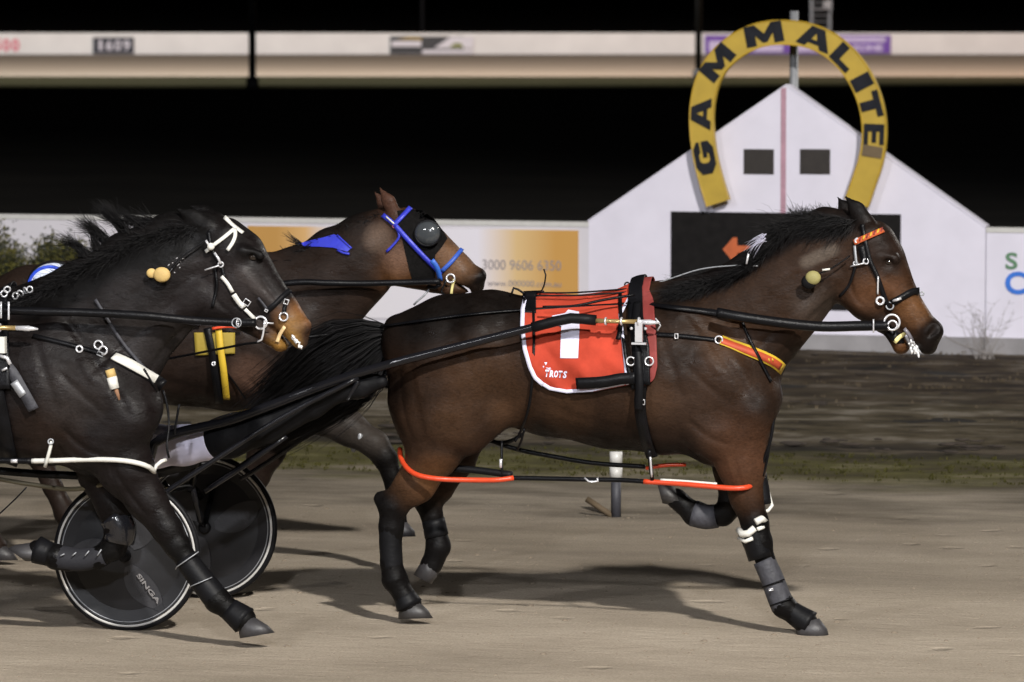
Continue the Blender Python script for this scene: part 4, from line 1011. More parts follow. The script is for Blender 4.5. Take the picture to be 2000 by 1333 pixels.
# saddlecloth
lf = lambda v: np.interp(v, [0, .15, .35, .6, .8, .92, 1], [1024, 1018, 1017, 1022, 1032, 1042, 1058])
rt = lambda v: np.interp(v, [0, .2, .6, 1], [1233, 1214, 1222, 1228])
tp = lambda u: np.interp(u, [0, .15, 1], [577, 580, 580]); bt_ = lambda u: np.interp(u, [0, .1, .3, .6, 1], [752, 762, 768, 765, 752])
cloth = A.sheet('saddle_cloth', lf, rt, tp, bt_, M['red'], off=.014, nu=56, nv=48, mirror=True, wob=.02)
cbv = A.lastsheet
def edge_on(H_, name, f, n, wpx, m, parent, bv, off=.006):
    P_ = []
    for k in range(n+1):
        x, y = f(k/n); o, d = H_.fr.local_ray(x, y); h = bv.ray_cast(o, d)[0]
        P_.append((x, y, h.y if h else None))
    ls = [p[2] for p in P_ if p[2] is not None]; last = ls[0] if ls else -.3; pts = []
    for x, y, l in P_:
        last = l if l is not None else last; pts.append(H_.fr.P(x, y, last-off))
    mb = MB(); mb.ribbon(pts, [Vector((0, -1, .15)).normalized()]*len(pts), wpx/H_.fr.scale(1100), .004); return mb.build(name, m, parent, True)
edge_on(A, 'piping', lambda t: (lf(t)+3, tp(0)+(bt_(0)-tp(0))*t), 40, 8, M['whitecloth'], cloth, cbv)
edge_on(A, 'piping', lambda t: (lf(1)+(rt(1)-lf(1))*t*.95, bt_(t)-3), 40, 7, M['whitecloth'], cloth, cbv)
edge_on(A, 'piping', lambda t: (rt(t)-3, tp(1)+(bt_(1)-tp(1))*t), 40, 6, M['whitecloth'], cloth, cbv)
one = [(1094, 700), (1096, 640), (1099, 632), (1078, 628), (1078, 617), (1103, 612), (1110, 605), (1131, 609), (1132, 640), (1129, 700)]
A.decal('number_one', one, [tuple(range(len(one)))], M['whitecloth'], cloth, .006, cbv, 3)
def word(H_, s, x, y, wd, hg, rot, m, parent, bv, name='lettering', off=.006, shear=0, bold=.04):
    vs, fs = text_mesh(s, 1, bold, 0, shear, 2); xs = [v.x for v in vs]; ys = [v.y for v in vs]; cx = (min(xs)+max(xs))/2; cy = (min(ys)+max(ys))/2
    sx = wd/(max(xs)-min(xs)); sy = hg/(max(ys)-min(ys)); out = []
    for v in vs:
        u, w_ = (v.x-cx)*sx, -(v.y-cy)*sy; out.append((x+u*math.cos(rot)-w_*math.sin(rot), y+u*math.sin(rot)+w_*math.cos(rot)))
    return H_.decal(name, out, fs, m, parent, off, bv, 0)
for i_, ch in enumerate('TROTS'): word(A, ch, 1086+(i_-2)*8.7, 731+(i_-2)*.6, 8, 14, .06, M['whitecloth'], cloth, cbv, 'letter', shear=.15)
for i_, ch in enumerate('THE'): word(A, ch, 1071+(i_-1)*3.3, 720.5, 2.8, 4, .06, M['whitecloth'], cloth, cbv, 'letter')
A.decal('emblem', [(1063, 708), (1069, 708), (1066, 714), (1060, 715), (1063, 716), (1061, 719)], [(0, 1, 2), (3, 4, 5)], M['whitecloth'], cloth, .006, cbv, 0)
# front red pad, saddle pad and girth
pad = A.sheet('saddle_pad', lambda v: np.interp(v, [0, .5, 1], [1232, 1236, 1248]), lambda v: np.interp(v, [0, .1, .5, .8, .95, 1], [1268, 1276, 1282, 1284, 1278, 1262]), lambda u: 566, lambda u: np.interp(u, [0, .5, 1], [748, 754, 752]), M['redpad'], off=.022, nu=12, nv=26, mirror=True)
sad = A.sheet('harness_saddle', lambda v: np.interp(v, [0, .3, .6, 1], [1228, 1226, 1234, 1238]), lambda v: np.interp(v, [0, .3, .6, 1], [1254, 1256, 1268, 1270]), lambda u: 560, lambda u: 752, M['leather'], off=.034, nu=8, nv=26, mirror=True, thick=.008)
sbv = A.lastsheet
A.strap('girth', [(1254, 745), (1251, 790), (1256, 830), (1266, 870), (1275, 893)], 22, M['leather'], off=.012, th=.012)
A.strap('girth_overlay', [(1250, 590), (1246, 640), (1251, 700), (1254, 750), (1252, 800)], 15, M['rubber'], off=.055, th=.01)
A.buckle('girth_buckle', 1252, 786, 14, 9, M['chrome'], off=.03)
A.strap('back_strap', [(1214, 573), (1216, 620), (1226, 700), (1240, 760)], 7, M['leather'], off=.034)
A.cord('terret', [(1238, 566, -.04), (1236, 552, -.04), (1230, 556, -.04)], 1.6, M['chrome'])
A.ring('terret', 1237, 558, 7, M['leather'], lat=-.05, th=1.7); A.ring('terret', 1225, 557, 5, M['leather'], lat=.05, th=1.5)
A.cord('hook', [(1240, 563, -.02), (1250, 556, -.02), (1262, 560, -.02), (1272, 556, -.02)], 1.8, M['leather'])
A.ring('ring', 1232, 706, 8, M['chrome'], off=.05); A.ring('ring', 1268, 706, 8, M['chrome'], off=.05)
A.strap('velcro_flap', [(1130, 748), (1180, 745), (1215, 739), (1245, 737)], 22, M['leather'], off=.05, th=.006)
# back pad with ties on the croup
A.sheet('croup_pad', lambda v: 1022, lambda v: 1047, lambda u: 573, lambda u: 612, M['leather'], off=.02, nu=6, nv=8, mirror=True, thick=.008)
A.cord('tie', [(1024, 574, -.08), (1012, 566, -.08), (1003, 563, -.08), (1000, 572, -.1)], 2.2, M['leather'])
A.cord('tie', [(1044, 574, -.08), (1058, 568, -.08), (1064, 552, -.08), (1066, 538, -.08), (1062, 526, -.08)], 1.6, M['leather'])
A.cord('turnback_strap', [(1044, 572, -.06), (1120, 572, -.05), (1236, 564, -.05)], 1.7, M['leather']); A.cord('turnback_strap', [(1046, 578, -.12), (1140, 577, -.1), (1236, 570, -.06)], 1.7, M['leather'])
A.cord('turnback_strap', [(1060, 600, -.28), (1120, 598, -.27), (1180, 586, -.24), (1240, 576, -.2)], 2.6, M['leather'])
A.strap('hip_strap', [(1044, 600), (1045, 660), (1043, 720), (1036, 790), (1020, 840), (1008, 862)], 5, M['leather'], off=.024)
A.cord('hip_strap', [(1024, 838, -.24), (1018, 862, -.2), (1010, 880, -.16)], 2.4, M['leather'])
# breast collar
A.strap('breast_strap', [(1270, 652), (1330, 656), (1404, 664)], 8, M['leather'], off=.012); A.buckle('buckle', 1321, 657, 6, 9, M['chrome'], off=.02)
A.ring('ring', 1404, 664, 7, M['chrome'], off=.016)
bc = A.strap('breast_collar', [(1409, 664), (1450, 680), (1492, 697), (1515, 709), (1530, 722)], 22, M['yelstrap'], off=.010, th=.006)
A.strap('collar_pad', [(1411, 665), (1450, 680), (1492, 697), (1514, 708), (1526, 717)], 14, mat('orange_pad', (.42, .06, .02), .65), bc, off=.017, th=.006)
for x in (1503, 1510): A.strap('print', [(x, 700), (x+2, 706)], 2, M['yelstrap'], bc, off=.024, th=.003)
A.strap('neck_strap', [(1446, 612), (1460, 650), (1485, 700), (1508, 745)], 6, M['leather'], off=.020)
A.cord('rein_ring', [(1280, 622, -.3), (1290, 636, -.3), (1284, 646, -.3)], 1.5, M['chrome'])
# hobbles
hb = A.cord('hobble', [(781, 878, -.05), (783, 895, -.13), (795, 915, -.22), (818, 929, -.27), (860, 936, -.28), (920, 938, -.22), (970, 938, -.15), (1003, 934, -.12)], 5.2, M['hobble'])
A.cord('hobble', [(1258, 941, -.14), (1310, 944, -.16), (1380, 950, -.2), (1430, 954, -.215), (1460, 952, -.19), (1475, 944, -.12), (1478, 938, -.08)], 5.2, M['hobble'])
A.cord('hobble_lining', [(1290, 938, -.15), (1340, 941, -.17), (1400, 946, -.2)], 3, M['whitestrap'])
A.cord('hobble', [(1262, 915, .10), (1300, 909, .10), (1340, 908, .12)], 4, M['hobble'])
A.cord('hobble_strap', [(1000, 934, -.12), (1060, 935, -.12), (1150, 937, -.12), (1210, 938, -.12), (1262, 941, -.14)], 4.6, M['leather'])
A.cord('hobble_strap', [(888, 915, -.1), (940, 920, -.1), (1000, 928, -.11)], 7, M['rubber'])
A.cord('hobble_strap', [(950, 858, .10), (1010, 878, .10), (1080, 892, .1), (1160, 905, .1), (1260, 912, .10)], 4.5, M['leather'])
A.cord('hobble_strap', [(900, 850, .10), (980, 865, .10), (1020, 850, -.1)], 4, M['leather'])
A.cord('clip', [(1142, 934, -.13), (1150, 941, -.14), (1168, 940, -.13), (1166, 934, -.13)], 2, M['chrome'])
A.cord('hanger', [(980, 862, -.1), (980, 905, -.12), (981, 932, -.12)], 2.5, M['leather']); A.cord('hanger', [(978, 897, -.125), (978, 914, -.125)], 3, M['chrome'])
A.cord('hanger', [(1268, 880, -.2), (1270, 905, -.17), (1274, 938, -.15)], 4, M['leather']); A.cord('hanger', [(1270, 893, -.2), (1273, 932, -.17)], 2.2, M['chrome'])
# reins
A.strap('rein', [(640, 654), (770, 634), (900, 616), (1020, 605), (1210, 594), (1262, 590)], 5, M['leather'], off=.02)
A.strap('rein', [(1262, 590), (1290, 597), (1380, 608), (1450, 620)], [8, 14], M['leather'], off=.02, th=.008)
A.cord('rein', [(1400, 611, -.27), (1450, 620, -.26), (1520, 630, -.22), (1600, 638, -.17), (1680, 637, -.13), (1736, 636, -.12)], 10, M['leather'])
A.cord('rein_keeper', [(1706, 624, -.155), (1706, 650, -.155)], 1.6, M['chrome'])
A.cord('head_check', [(1262, 560, -.02), (1300, 548, -.03), (1370, 526, -.05), (1440, 519, -.09), (1480, 520, -.12)], 1.5, M['steel'])
# bridle
br = A.strap('bridle', [(1684, 438), (1690, 470), (1700, 510), (1714, 540), (1728, 580), (1738, 605)], 9, M['leather'], off=.010)
bb = A.strap('brow_band', [(1669, 474), (1685, 467), (1705, 458), (1726, 449)], 11, mat('orange_brow', (.48, .10, .035), .6, spec=.2), br, off=.016, th=.006)
for i in range(7): A.strap('check', [(1680+i*7, 471-i*3.2), (1683+i*7, 463-i*3.2)], 3, M['yelstrap'] if i % 2 else M['redpad'], bb, off=.022, th=.002)
A.ring('rosette', 1675, 471, 4, M['chrome'], br, th=3)
A.strap('cheek_strap', [(1670, 480), (1672, 500), (1674, 518)], 5, M['steel'], br, off=.014)
A.strap('cheek_strap', [(1682, 480), (1690, 512)], 13, M['leather'], br, off=.012)
A.ring('ring', 1691, 511, 5, M['chrome'], br, th=1.6); A.ring('ring', 1671, 515, 4, M['chrome'], br, th=1.4); A.cord('chain', [(1661, 521, -.12), (1672, 518, -.13), (1690, 514, -.13)], 1.6, M['chrome'], br)
A.strap('throat_lash', [(1672, 518), (1660, 555), (1640, 580)], 5, M['leather'], br, off=.010)
A.strap('cheek_strap', [(1716, 540), (1715, 575)], 3, M['chrome'], br, off=.012)
A.ring('ring', 1719, 588, 7, M['chrome'], br, th=2.4); A.ring('ring', 1738, 598, 7, M['steel'], br, th=1.6)
A.strap('nose_band', [(1742, 592), (1760, 582), (1782, 570), (1796, 568)], 13, M['leather'], br, off=.008, th=.006)
A.cord('buckle', [(1744, 588, -.09), (1752, 586, -.095), (1760, 583, -.09)], 3, M['chrome'], br); A.ring('ring', 1801, 574, 3.5, M['steel'], br, lat=-.02, th=1.4)
A.ring('bit_ring', 1742, 630, 15, M['chrome'], br, th=2.2, lat=-.125); A.ring('bit_ring', 1743, 636, 9, M['chrome'], br, th=2, lat=-.135)
A.strap('chin_strap', [(1738, 645), (1750, 658), (1764, 662)], 20, M['leather'], br, off=.006, th=.005)
A.strap('lip_strap', [(1748, 669), (1757, 659), (1769, 651)], 8, M['cream'], br, off=.012, th=.006)
def froth(H_, x0, y0, dx, dy, n, r, l0, l1, spr):
    sg = []
    for i in range(n):
        t = rng.random(); p = tuple(H_.fr.P(x0+dx*t+rng.gauss(0, spr*(.5+t)), y0+dy*t+rng.gauss(0, spr*.8), rng.uniform(l0, l1))); q = (p[0]+rng.gauss(0, .004), p[1], p[2]-rng.uniform(.0, .016)); rr = rng.uniform(.4, 1)*r
        sg.append(dict(a=p, b=q, ra=rr, rb=rr*.4, ka=1, kb=1, k=.008, ca=(1, 1, 1), cb=(1, 1, 1), full=1))
    return skin_body('froth', sg, M['foam'], H_.e, .0028, 1)
froth(A, 1780, 662, 10, 30, 42, .006, -.09, -.02, 3.6)
A.cord('wet_lip', [(1766, 642, -.085), (1776, 655, -.08), (1782, 668, -.07)], 4, mat('grey_lip', (.16, .15, .17), .3))
ep = MB(); ep.ball(lead.P(1588, 543, -.19), .036, (1, .6, .9)); ep.build('ear_plug', M['plug'], A.e, True)
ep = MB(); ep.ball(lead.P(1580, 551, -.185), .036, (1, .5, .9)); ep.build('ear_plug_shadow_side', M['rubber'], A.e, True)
A.cord('plug_cord', [(1596, 536, -.18), (1625, 524, -.17), (1660, 500, -.15)], 1.5, M['leather']); A.cord('plug_cord', [(1606, 528, -.19), (1621, 526, -.185)], 2.2, M['whitestrap'])
# hair
st = []
crest = spline([(1330, 560), (1400, 540), (1455, 518), (1496, 478), (1530, 440), (1575, 422), (1620, 420), (1662, 428)], 3)
for i in range(3300):
    k = rng.randrange(len(crest)); x, y = crest[k]; f = k/len(crest)
    L_ = rng.uniform(14, 34) if f < .45 else rng.uniform(16, 40)
    if 1395 < x < 1520: L_ *= .55
    if rng.random() < .6: st.append(A.flow((x+rng.gauss(0, 4), y+rng.uniform(0, 18)), (-.85, .35+rng.gauss(0, .3)), L_*2.1, 5, .2, .05, -.06-rng.random()*.06, -.05))
    else: st.append(A.flow((x+rng.gauss(0, 3), y+rng.uniform(-2, 10)), (-.8+rng.gauss(0, .25), -.45+rng.gauss(0, .25)), L_*.8, 5, .2, .05, rng.uniform(-.04, .03), 0))
for i in range(150):
    x = rng.uniform(1545, 1645); st.append(A.flow((x, 420+rng.uniform(0, 8)), (-.55+rng.gauss(0, .3), -.8), rng.uniform(14, 32), 5, .25, .04, rng.uniform(-.03, .03)))
A.hair('mane', st, M['hairb'], r0=.0015)
st = [A.flow((1492+rng.gauss(0, 3), 462+rng.uniform(-6, 10)), (-.75+rng.gauss(0, .12), .45+rng.gauss(0, .15)), rng.uniform(22, 46), 6, .12, .10, -.17-rng.random()*.03) for i in range(34)]
A.hair('white_ribbon_tuft', st, M['whitecloth'], r0=.0011)
A.cord('ribbon_tie', [(1462, 496, -.17), (1460, 505, -.17), (1458, 516, -.17)], 2.2, M['chrome'])
st = []
tt = [(772, 642), (705, 628), (648, 634), (596, 664), (536, 726), (462, 800)]; tb_ = [(768, 662), (756, 716), (722, 772), (655, 818), (575, 858), (470, 896)]
for i in range(4600):
    u = min(1, max(0, rng.betavariate(1.1, 1.1)+rng.gauss(0, .03))); l = rng.gauss(0, .045); e = rng.uniform(.5, 1.02); wx, wy = rng.gauss(0, 7)*(3 if rng.random() < .05 else 1), rng.gauss(0, 7)*(3 if rng.random() < .05 else 1)
    c = spline([(a[0]*(1-u)+b[0]*u+wx*k/3, a[1]*(1-u)+b[1]*u+wy*k/3, l*(.4+k*.4)) for k, (a, b) in enumerate(zip(tt, tb_))], 34)
    c = c[:max(4, int(len(c)*e))]; st.append([(x+rng.gauss(0, 1.2), y+rng.gauss(0, 1.2), l_) for x, y, l_ in c])
A.hair('tail', st, M['hairb'], r0=.0021)

# ------------------------------------------------------------------ the dark horse on the near side
drk = Frame(lead.o-lead.n*1.05-lead.h*2.85, TH)
D = Horse(drk, lambda x, y, r: ((x-1510)*1.026+300, (y-1235)*1.026+1266, r*1.026), 'near-black horse with white bridle and white hobbles, cut by the left edge')
DK = (.0082, .0062, .006); DK2 = (.014, .011, .0108); DBLK = (.004, .0037, .0037)
torso(D, DK)
D.chain([(80, 720, 130, 0, .62), (170, 672, 122, 0, .55), (240, 618, 109, 0, .55), (303, 562, 93, 0, .58), (352, 515, 72, 0, .62), (390, 478, 48, 0, .75)], .07, DK, raw=True)
D.chain([(60, 600, 40, 0, .8), (150, 552, 32, 0, .7), (240, 492, 30, 0, .7), (330, 450, 28, 0, .7), (395, 444, 26, 0, 1)], .05, DBLK, raw=True)
D.chain([(240, 700, 30, -.07, 1), (320, 630, 28, -.07, 1), (392, 565, 24, -.065, 1)], .03, DK2, raw=True)
D.chain([(402, 462, 38, 0, .9), (436, 476, 49, 0, .86), (464, 503, 54, 0, .84), (492, 540, 46, 0, .82), (518, 572, 38, 0, .80), (545, 604, 35, 0, .82), (566, 630, 34, 0, .86, TAN2)], .03, DK, raw=True)
for sg in (-1, 1):
    D.chain([(425, 525, 46, sg*.055, .5), (452, 565, 46, sg*.062, .45), (470, 592, 30, sg*.05, .5)], .025, DK2, raw=True)
    D.chain([(474, 490, 11, sg*.090, 1), (508, 500, 10, sg*.083, 1)], .018, DBLK, raw=True)
    D.chain([(475, 535, 11, sg*.084, 1), (530, 590, 8, sg*.062, 1)], .02, (.06, .05, .047), raw=True)
    D.chain([(492, 505, 9, sg*.10, 1)], .014, DBLK, raw=True, sub=True, paint=True)
    D.chain([(596, 640, 5, sg*.075, 1), (603, 626, 6.5, sg*.07, 1)], .012, DBLK, raw=True, sub=True, paint=True)
D.chain([(448, 592, 28, 0, 1.2), (490, 632, 20, 0, 1.3), (522, 655, 16, 0, 1.4, TAN), (548, 672, 16, 0, 1.6, (.20, .10, .02))], .02, DK, raw=True)
D.chain([(385, 592, 44, 0, 1.2), (425, 592, 40, 0, 1.2), (470, 612, 26, 0, 1.3), (506, 634, 17, 0, 1.3)], .03, DK, raw=True)
D.chain([(580, 645, 28, 0, 1.3, (.09, .045, .025)), (584, 666, 18, 0, 1.5, (.05, .03, .02))], .02, DK, raw=True)
D.chain([(594, 636, 15, -.038, .9), (594, 636, 15, -.036, .9)], .02, (.05, .03, .025), raw=True)
D.chain([(548, 650, 3.5, 0, 9), (578, 684, 5, 0, 9)], .012, DK, raw=True, sub=True)
for sg, (bx, by, tx, ty) in ((-1, (405, 442, 345, 408)), (1, (420, 432, 372, 402))):
    D.chain([(bx, by, 20, sg*.055, .8), ((bx+tx)/2+2, (by+ty)/2, 14, sg*.06, .6), (tx, ty, 3, sg*.055, .8)], .02, DBLK, raw=True)
# hind legs (outside the picture)
for L_ in ([(850, 800, 70, -.14, .75), (850, 880, 50, -.14, .8), (800, 945, 36, -.13, .8), (768, 990, 27, -.13, .85), (764, 1060, 20, -.13, .9), (771, 1132, 24, -.13, 1), (790, 1165, 19, -.13, 1), (799, 1180, 25, -.13, 1)],
           [(850, 800, 70, .14, .75), (900, 880, 50, .14, .8), (900, 950, 34, .13, .8), (890, 980, 27, .13, .85), (920, 1050, 20, .13, .9), (950, 1110, 24, .13, 1), (965, 1140, 19, .13, 1)]):
    D.chain(L_, .03, DK)
# forelegs
D.chain([(215, 850, 74, -.13, .75), (246, 915, 54, -.13, .8), (285, 975, 38, -.12, .85), (328, 1036, 30, -.12, .95)], .035, DK, raw=True)
D.chain([(328, 1036, 29, -.12, .95), (346, 1066, 25, -.12, .95), (366, 1096, 20, -.12, .9), (405, 1148, 19, -.12, .9), (424, 1172, 25, -.12, 1), (452, 1194, 20, -.12, 1), (476, 1210, 25, -.12, 1)], .022, DBLK, raw=True)
D.chain([(190, 850, 70, .11, .75), (200, 925, 46, .11, .8), (220, 985, 32, .10, .85), (234, 1032, 29, .10, .95)], .035, DK, raw=True)
D.chain([(234, 1032, 29, .10, .95), (222, 1070, 24, .10, .9), (190, 1090, 20, .10, .9), (135, 1096, 19, .10, .9), (110, 1088, 24, .10, 1), (86, 1080, 19, .10, 1), (74, 1076, 22, .10, 1)], .022, DBLK, raw=True)
def coat_post_D(V, C):
    def blob(px, py, r, col, st):
        nonlocal C
        p = drk.P(px, py, -.12); d = np.sqrt((V[:, 0]-p.x)**2+(V[:, 2]-p.z)**2)*438
        w_ = np.clip(1-(d/r)**2, 0, 1)*st; C = C*(1-w_[:, None])+np.array(col)*w_[:, None]
    for i in range(24): x = 60+i*14; blob(x, np.interp(x, [60, 150, 205, 260, 320, 400], [600, 560, 525, 500, 480, 462]), 40, (.0038, .0035, .0035), .9)
    blob(590, 605, 40, (.19, .085, .032), .95); blob(560, 640, 34, (.17, .09, .03), .9); blob(560, 668, 26, (.22, .12, .03), .9); blob(540, 615, 22, (.10, .05, .025), .6)
    blob(110, 850, 90, (.026, .015, .010), .5); blob(160, 770, 80, (.034, .028, .026), .6); blob(290, 660, 80, (.030, .027, .027), .6); blob(250, 580, 60, (.026, .023, .023), .5)  # greyer shoulder and neck patches: wet highlights painted into the coat colour
    return C
D.gk = .8; muscles(D)
D.groove([(405, 600), (360, 640), (320, 680), (285, 730)], .011, -.010, .03, raw=True); D.groove([(380, 560), (310, 620), (230, 690), (180, 740)], .014, -.008, .03, raw=True); D.groove([(330, 520), (250, 590), (170, 650)], .02, -.007, .03, raw=True)
D.groove([(428, 505), (415, 545), (424, 590), (455, 618)], .009, -.008, .03, raw=True); D.groove([(500, 535), (522, 570), (548, 605)], .007, -.005, .02, raw=True); D.groove([(478, 550), (505, 590), (525, 620)], .006, .003, .02, raw=True)
D.groove([(232, 900), (262, 960), (300, 1010)], .009, -.008, .03, raw=True); D.groove([(215, 880), (240, 950), (285, 1010)], .007, .005, .03, raw=True)
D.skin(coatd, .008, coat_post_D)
eye(D, 493, 503)
D.hoof((((494, 1204), (537, 1236), (466, 1248), (462, 1222)), -.12, .055), GH, raw=True)
D.hoof((((62, 1060), (14, 1072), (52, 1098), (86, 1098)), .10, .055), GH, raw=True)
D.hoof((((812, 1170), (846, 1208), (775, 1210), (777, 1184)), -.13, .055), GH); D.hoof((((985, 1140), (1010, 1172), (945, 1180), (950, 1152)), .13, .055), GH)
b = sleeve(D, 'leg_boot', [(362, 1090, -.12), (385, 1122, -.12), (410, 1154, -.12), (424, 1172, -.12)], M['rubber'], (23, 26))
for x0, y0, x1, y1 in ((345, 1108, 388, 1078), (372, 1146, 414, 1128)): A_ = D.cord('boot_strap', [(x0-2, y0+4, -.14), (x0, y0, -.175), ((x0+x1)/2, (y0+y1)/2, -.19), (x1, y1, -.16)], 1.1, M['steel'], b)
b = sleeve(D, 'bell_boot', [(448, 1190, -.12), (478, 1213, -.12)], M['rubber'], (23, 29))
b = sleeve(D, 'knee_boot', [(222, 1008, .10), (236, 1030, .10), (232, 1058, .10)], mat('shiny_black_boot', (.02, .02, .024), .22, coat=.5), (32, 31))
b = sleeve(D, 'leg_boot', [(205, 1084, .10), (160, 1094, .10), (112, 1089, .10)], mat('dark_leg_boot', (.022, .022, .026), .7, spec=.2), (21, 25))
for x in (120, 143, 168, 192): D.cord('boot_strap', [(x-2, 1086, .03), (x+6, 1082-(x-120)*.12, .035)], 1.3, M['steel'], b)
b = sleeve(D, 'bell_boot', [(100, 1084, .10), (72, 1074, .10)], M['rubber'], (24, 28))
# bridle
wb = M['whitestrap']
br = D.strap('bridle', [(408, 452), (412, 480), (420, 500), (432, 518), (440, 545)], 7, M['leather'], off=.010)
D.strap('brow_band', [(403, 492), (420, 478), (440, 463), (460, 446)], 7, wb, br, off=.012, th=.006)
D.strap('head_strap', [(440, 424), (452, 436), (463, 445), (476, 455)], 8, wb, br, off=.012, th=.006)
D.strap('head_strap', [(461, 446), (461, 462), (455, 476), (446, 489)], 7, wb, br, off=.016, th=.006)
MB().ball(drk.P(412, 482, -.14), .017).build('rosette', M['whitestrap'], br, True)
D.cord('buckle', [(402, 470, -.14), (408, 480, -.14)], 2.5, M['chrome'], br); D.cord('buckle', [(419, 494, -.15), (427, 506, -.15), (431, 516, -.15)], 2.6, M['chrome'], br)
D.ring('ring', 431, 517, 5, M['chrome'], br, th=1.6); D.cord('chain', [(400, 528, -.15), (412, 524, -.15), (428, 519, -.15)], 1.6, M['chrome'], br)
D.strap('cheek_strap', [(434, 540), (446, 554), (456, 571)], 7, wb, br, off=.012); D.strap('cheek_strap', [(458, 575), (468, 590), (478, 601)], 10, wb, br, off=.014); D.strap('cheek_strap', [(480, 604), (490, 614), (500, 624)], 7, wb, br, off=.012)
D.buckle('buckle', 482, 591, 12, 10, M['chrome'], br, .6); D.buckle('buckle', 472, 596, 9, 9, M['chrome'], br, .6)
D.strap('throat_lash', [(420, 520), (424, 560), (416, 600)], 6, M['leather'], br, off=.01)
D.ring('bit_ring', 509, 631, 12, M['chrome'], br, th=2.2); D.cord('bit_shank', [(517, 626, -.12), (515, 645, -.12), (511, 664, -.12), (503, 668, -.12)], 2, M['chrome'], br); D.cord('bit', [(516, 631, -.12), (534, 632, -.10)], 1.6, M['chrome'], br)
D.strap('nose_band', [(568, 566), (552, 580), (536, 596), (522, 607)], 10, M['rubber'], br, off=.008); D.strap('nose_strap', [(505, 582), (514, 593), (523, 605)], 5, M['boot'], br, off=.008)
D.buckle('buckle', 520, 607, 6, 4, M['chrome'], br, .5)
D.buckle('clip', 559, 590, 8, 9, M['chrome'], br, .3); D.strap('lip_strap', [(558, 596), (556, 612)], 8, M['leather'], br, off=.012); D.ring('ring', 554, 619, 8, M['chrome'], br, th=1.7)
D.strap('chin_strap', [(558, 638), (549, 652), (543, 668)], 7, mat('peach_strap', (.80, .58, .30), .5), br, off=.014, th=.006)
froth(D, 566, 650, 24, 30, 40, .005, -.085, -.05, 1.6)
mb = MB(); mb.ball(drk.P(316, 537, -.185), .040, (1.0, .5, .85)); mb.ball(drk.P(296, 534, -.18), .024, (1, .5, .9)); mb.build('ear_plug', M['plug2'], D.e, True)
D.cord('plug_cord', [(330, 530, -.17), (352, 505, -.16), (400, 470, -.13)], 1.5, M['leather'])
for i, (x, y) in enumerate(((328, 520), (334, 528), (340, 532), (346, 520), (352, 512), (344, 506), (356, 506), (336, 514), (350, 524), (330, 532))):
    D.strap('brand_mark', [(x, y), (x+rng.uniform(2, 5), y-rng.uniform(-2, 5))], 1.8, mat('white_brand', (.38, .37, .38), .7), off=.002, th=.001)
D.cord('rein', [(-60, 603, -.28), (0, 606, -.30), (80, 609, -.31), (170, 611, -.28), (280, 617, -.24), (370, 626, -.18), (440, 630, -.14), (500, 631, -.12)], 8, M['leather'])
D.ring('rein_keeper', 464, 631, 7, M['chrome'], lat=-.16, th=1.4, ax=(1, 0, 0)); D.ring('rein_keeper', 462, 631, 9, M['steel'], lat=-.15, th=1.2)
D.strap('neck_strap', [(188, 585), (205, 612), (225, 645), (250, 680), (290, 725)], 6, M['boot'], off=.014)
D.strap('breast_strap', [(66, 655), (110, 666), (150, 676), (200, 690)], 8, M['leather'], off=.012)
D.ring('ring', 155, 682, 6, M['chrome'], th=2); D.ring('ring', 192, 674, 8, M['chrome'], th=1.8); D.ring('ring', 201, 685, 8, M['chrome'], th=2); D.buckle('buckle', 196, 692, 12, 7, M['steel'], rot=.4)
bc = D.strap('breast_collar', [(220, 694), (255, 711), (285, 728), (320, 755)], 26, M['leather'], off=.008)
D.strap('white_pad', [(224, 695), (255, 710), (285, 727), (318, 748)], 19, wb, bc, off=.016, th=.008)
D.strap('collar_strap', [(284, 720), (296, 740), (310, 764)], 5, M['leather'], bc, off=.026)
mb = MB(); mb.tube([drk.P(214, 722, -.24), drk.P(219, 738, -.24)], .022, 10); bo = mb.build('strap_tag', M['plug2'], D.e, True)
MB().tube([drk.P(218, 737, -.24), drk.P(224, 760, -.24)], .024, 10).build('white_sleeve', M['whitestrap'], bo, True); MB().tube([drk.P(226, 758, -.24), drk.P(233, 782, -.24)], [.012, .006], 8).build('string', mat('brown_string', (.25, .13, .07), .8), bo, True)
D.cord('hanging_strap', [(318, 762, -.05), (326, 790, -.05), (330, 830, -.06), (326, 870, -.1), (330, 895, -.1)], 2.4, M['leather']); D.cord('hanging_strap', [(350, 790, .1), (345, 820, .1), (340, 850, .1)], 2.4, M['leather'])
# saddle, chain and shaft end at the left edge
D.sheet('harness_saddle', lambda v: -40, lambda v: 14+6*v, lambda u: 580, lambda u: 760, M['leather'], off=.03, nu=8, nv=20, mirror=True, thick=.008)
D.strap('girth', [(-10, 750), (0, 800), (12, 860), (20, 905)], 34, M['leather'], off=.014, th=.012)
D.strap('girth_flap', [(4, 700), (30, 730), (56, 775), (70, 800)], 22, M['boot'], off=.03); D.strap('girth_flap', [(32, 745), (50, 772)], 16, M['steel'], off=.034)
for x, y in ((8, 574), (30, 578), (40, 573), (50, 568), (58, 566), (14, 566)): D.ring('chain_link', x, y, 6, M['chrome'], lat=-.10, th=1.8, ax=(rng.gauss(0, .4), -1, rng.gauss(0, .4)))
D.cord('chrome_bar', [(17, 590, -.33), (17, 625, -.34)], 2.2, M['chrome']); D.cord('chrome_bar', [(2, 590, -.33), (2, 622, -.34)], 1.8, M['chrome'])
MB().box(*[v for p in zip(drk.P(-20, 690, -.37), drk.P(13, 658, -.34)) for v in (min(p), max(p))]).build('white_shaft_holder', M['whitestrap'], D.e)
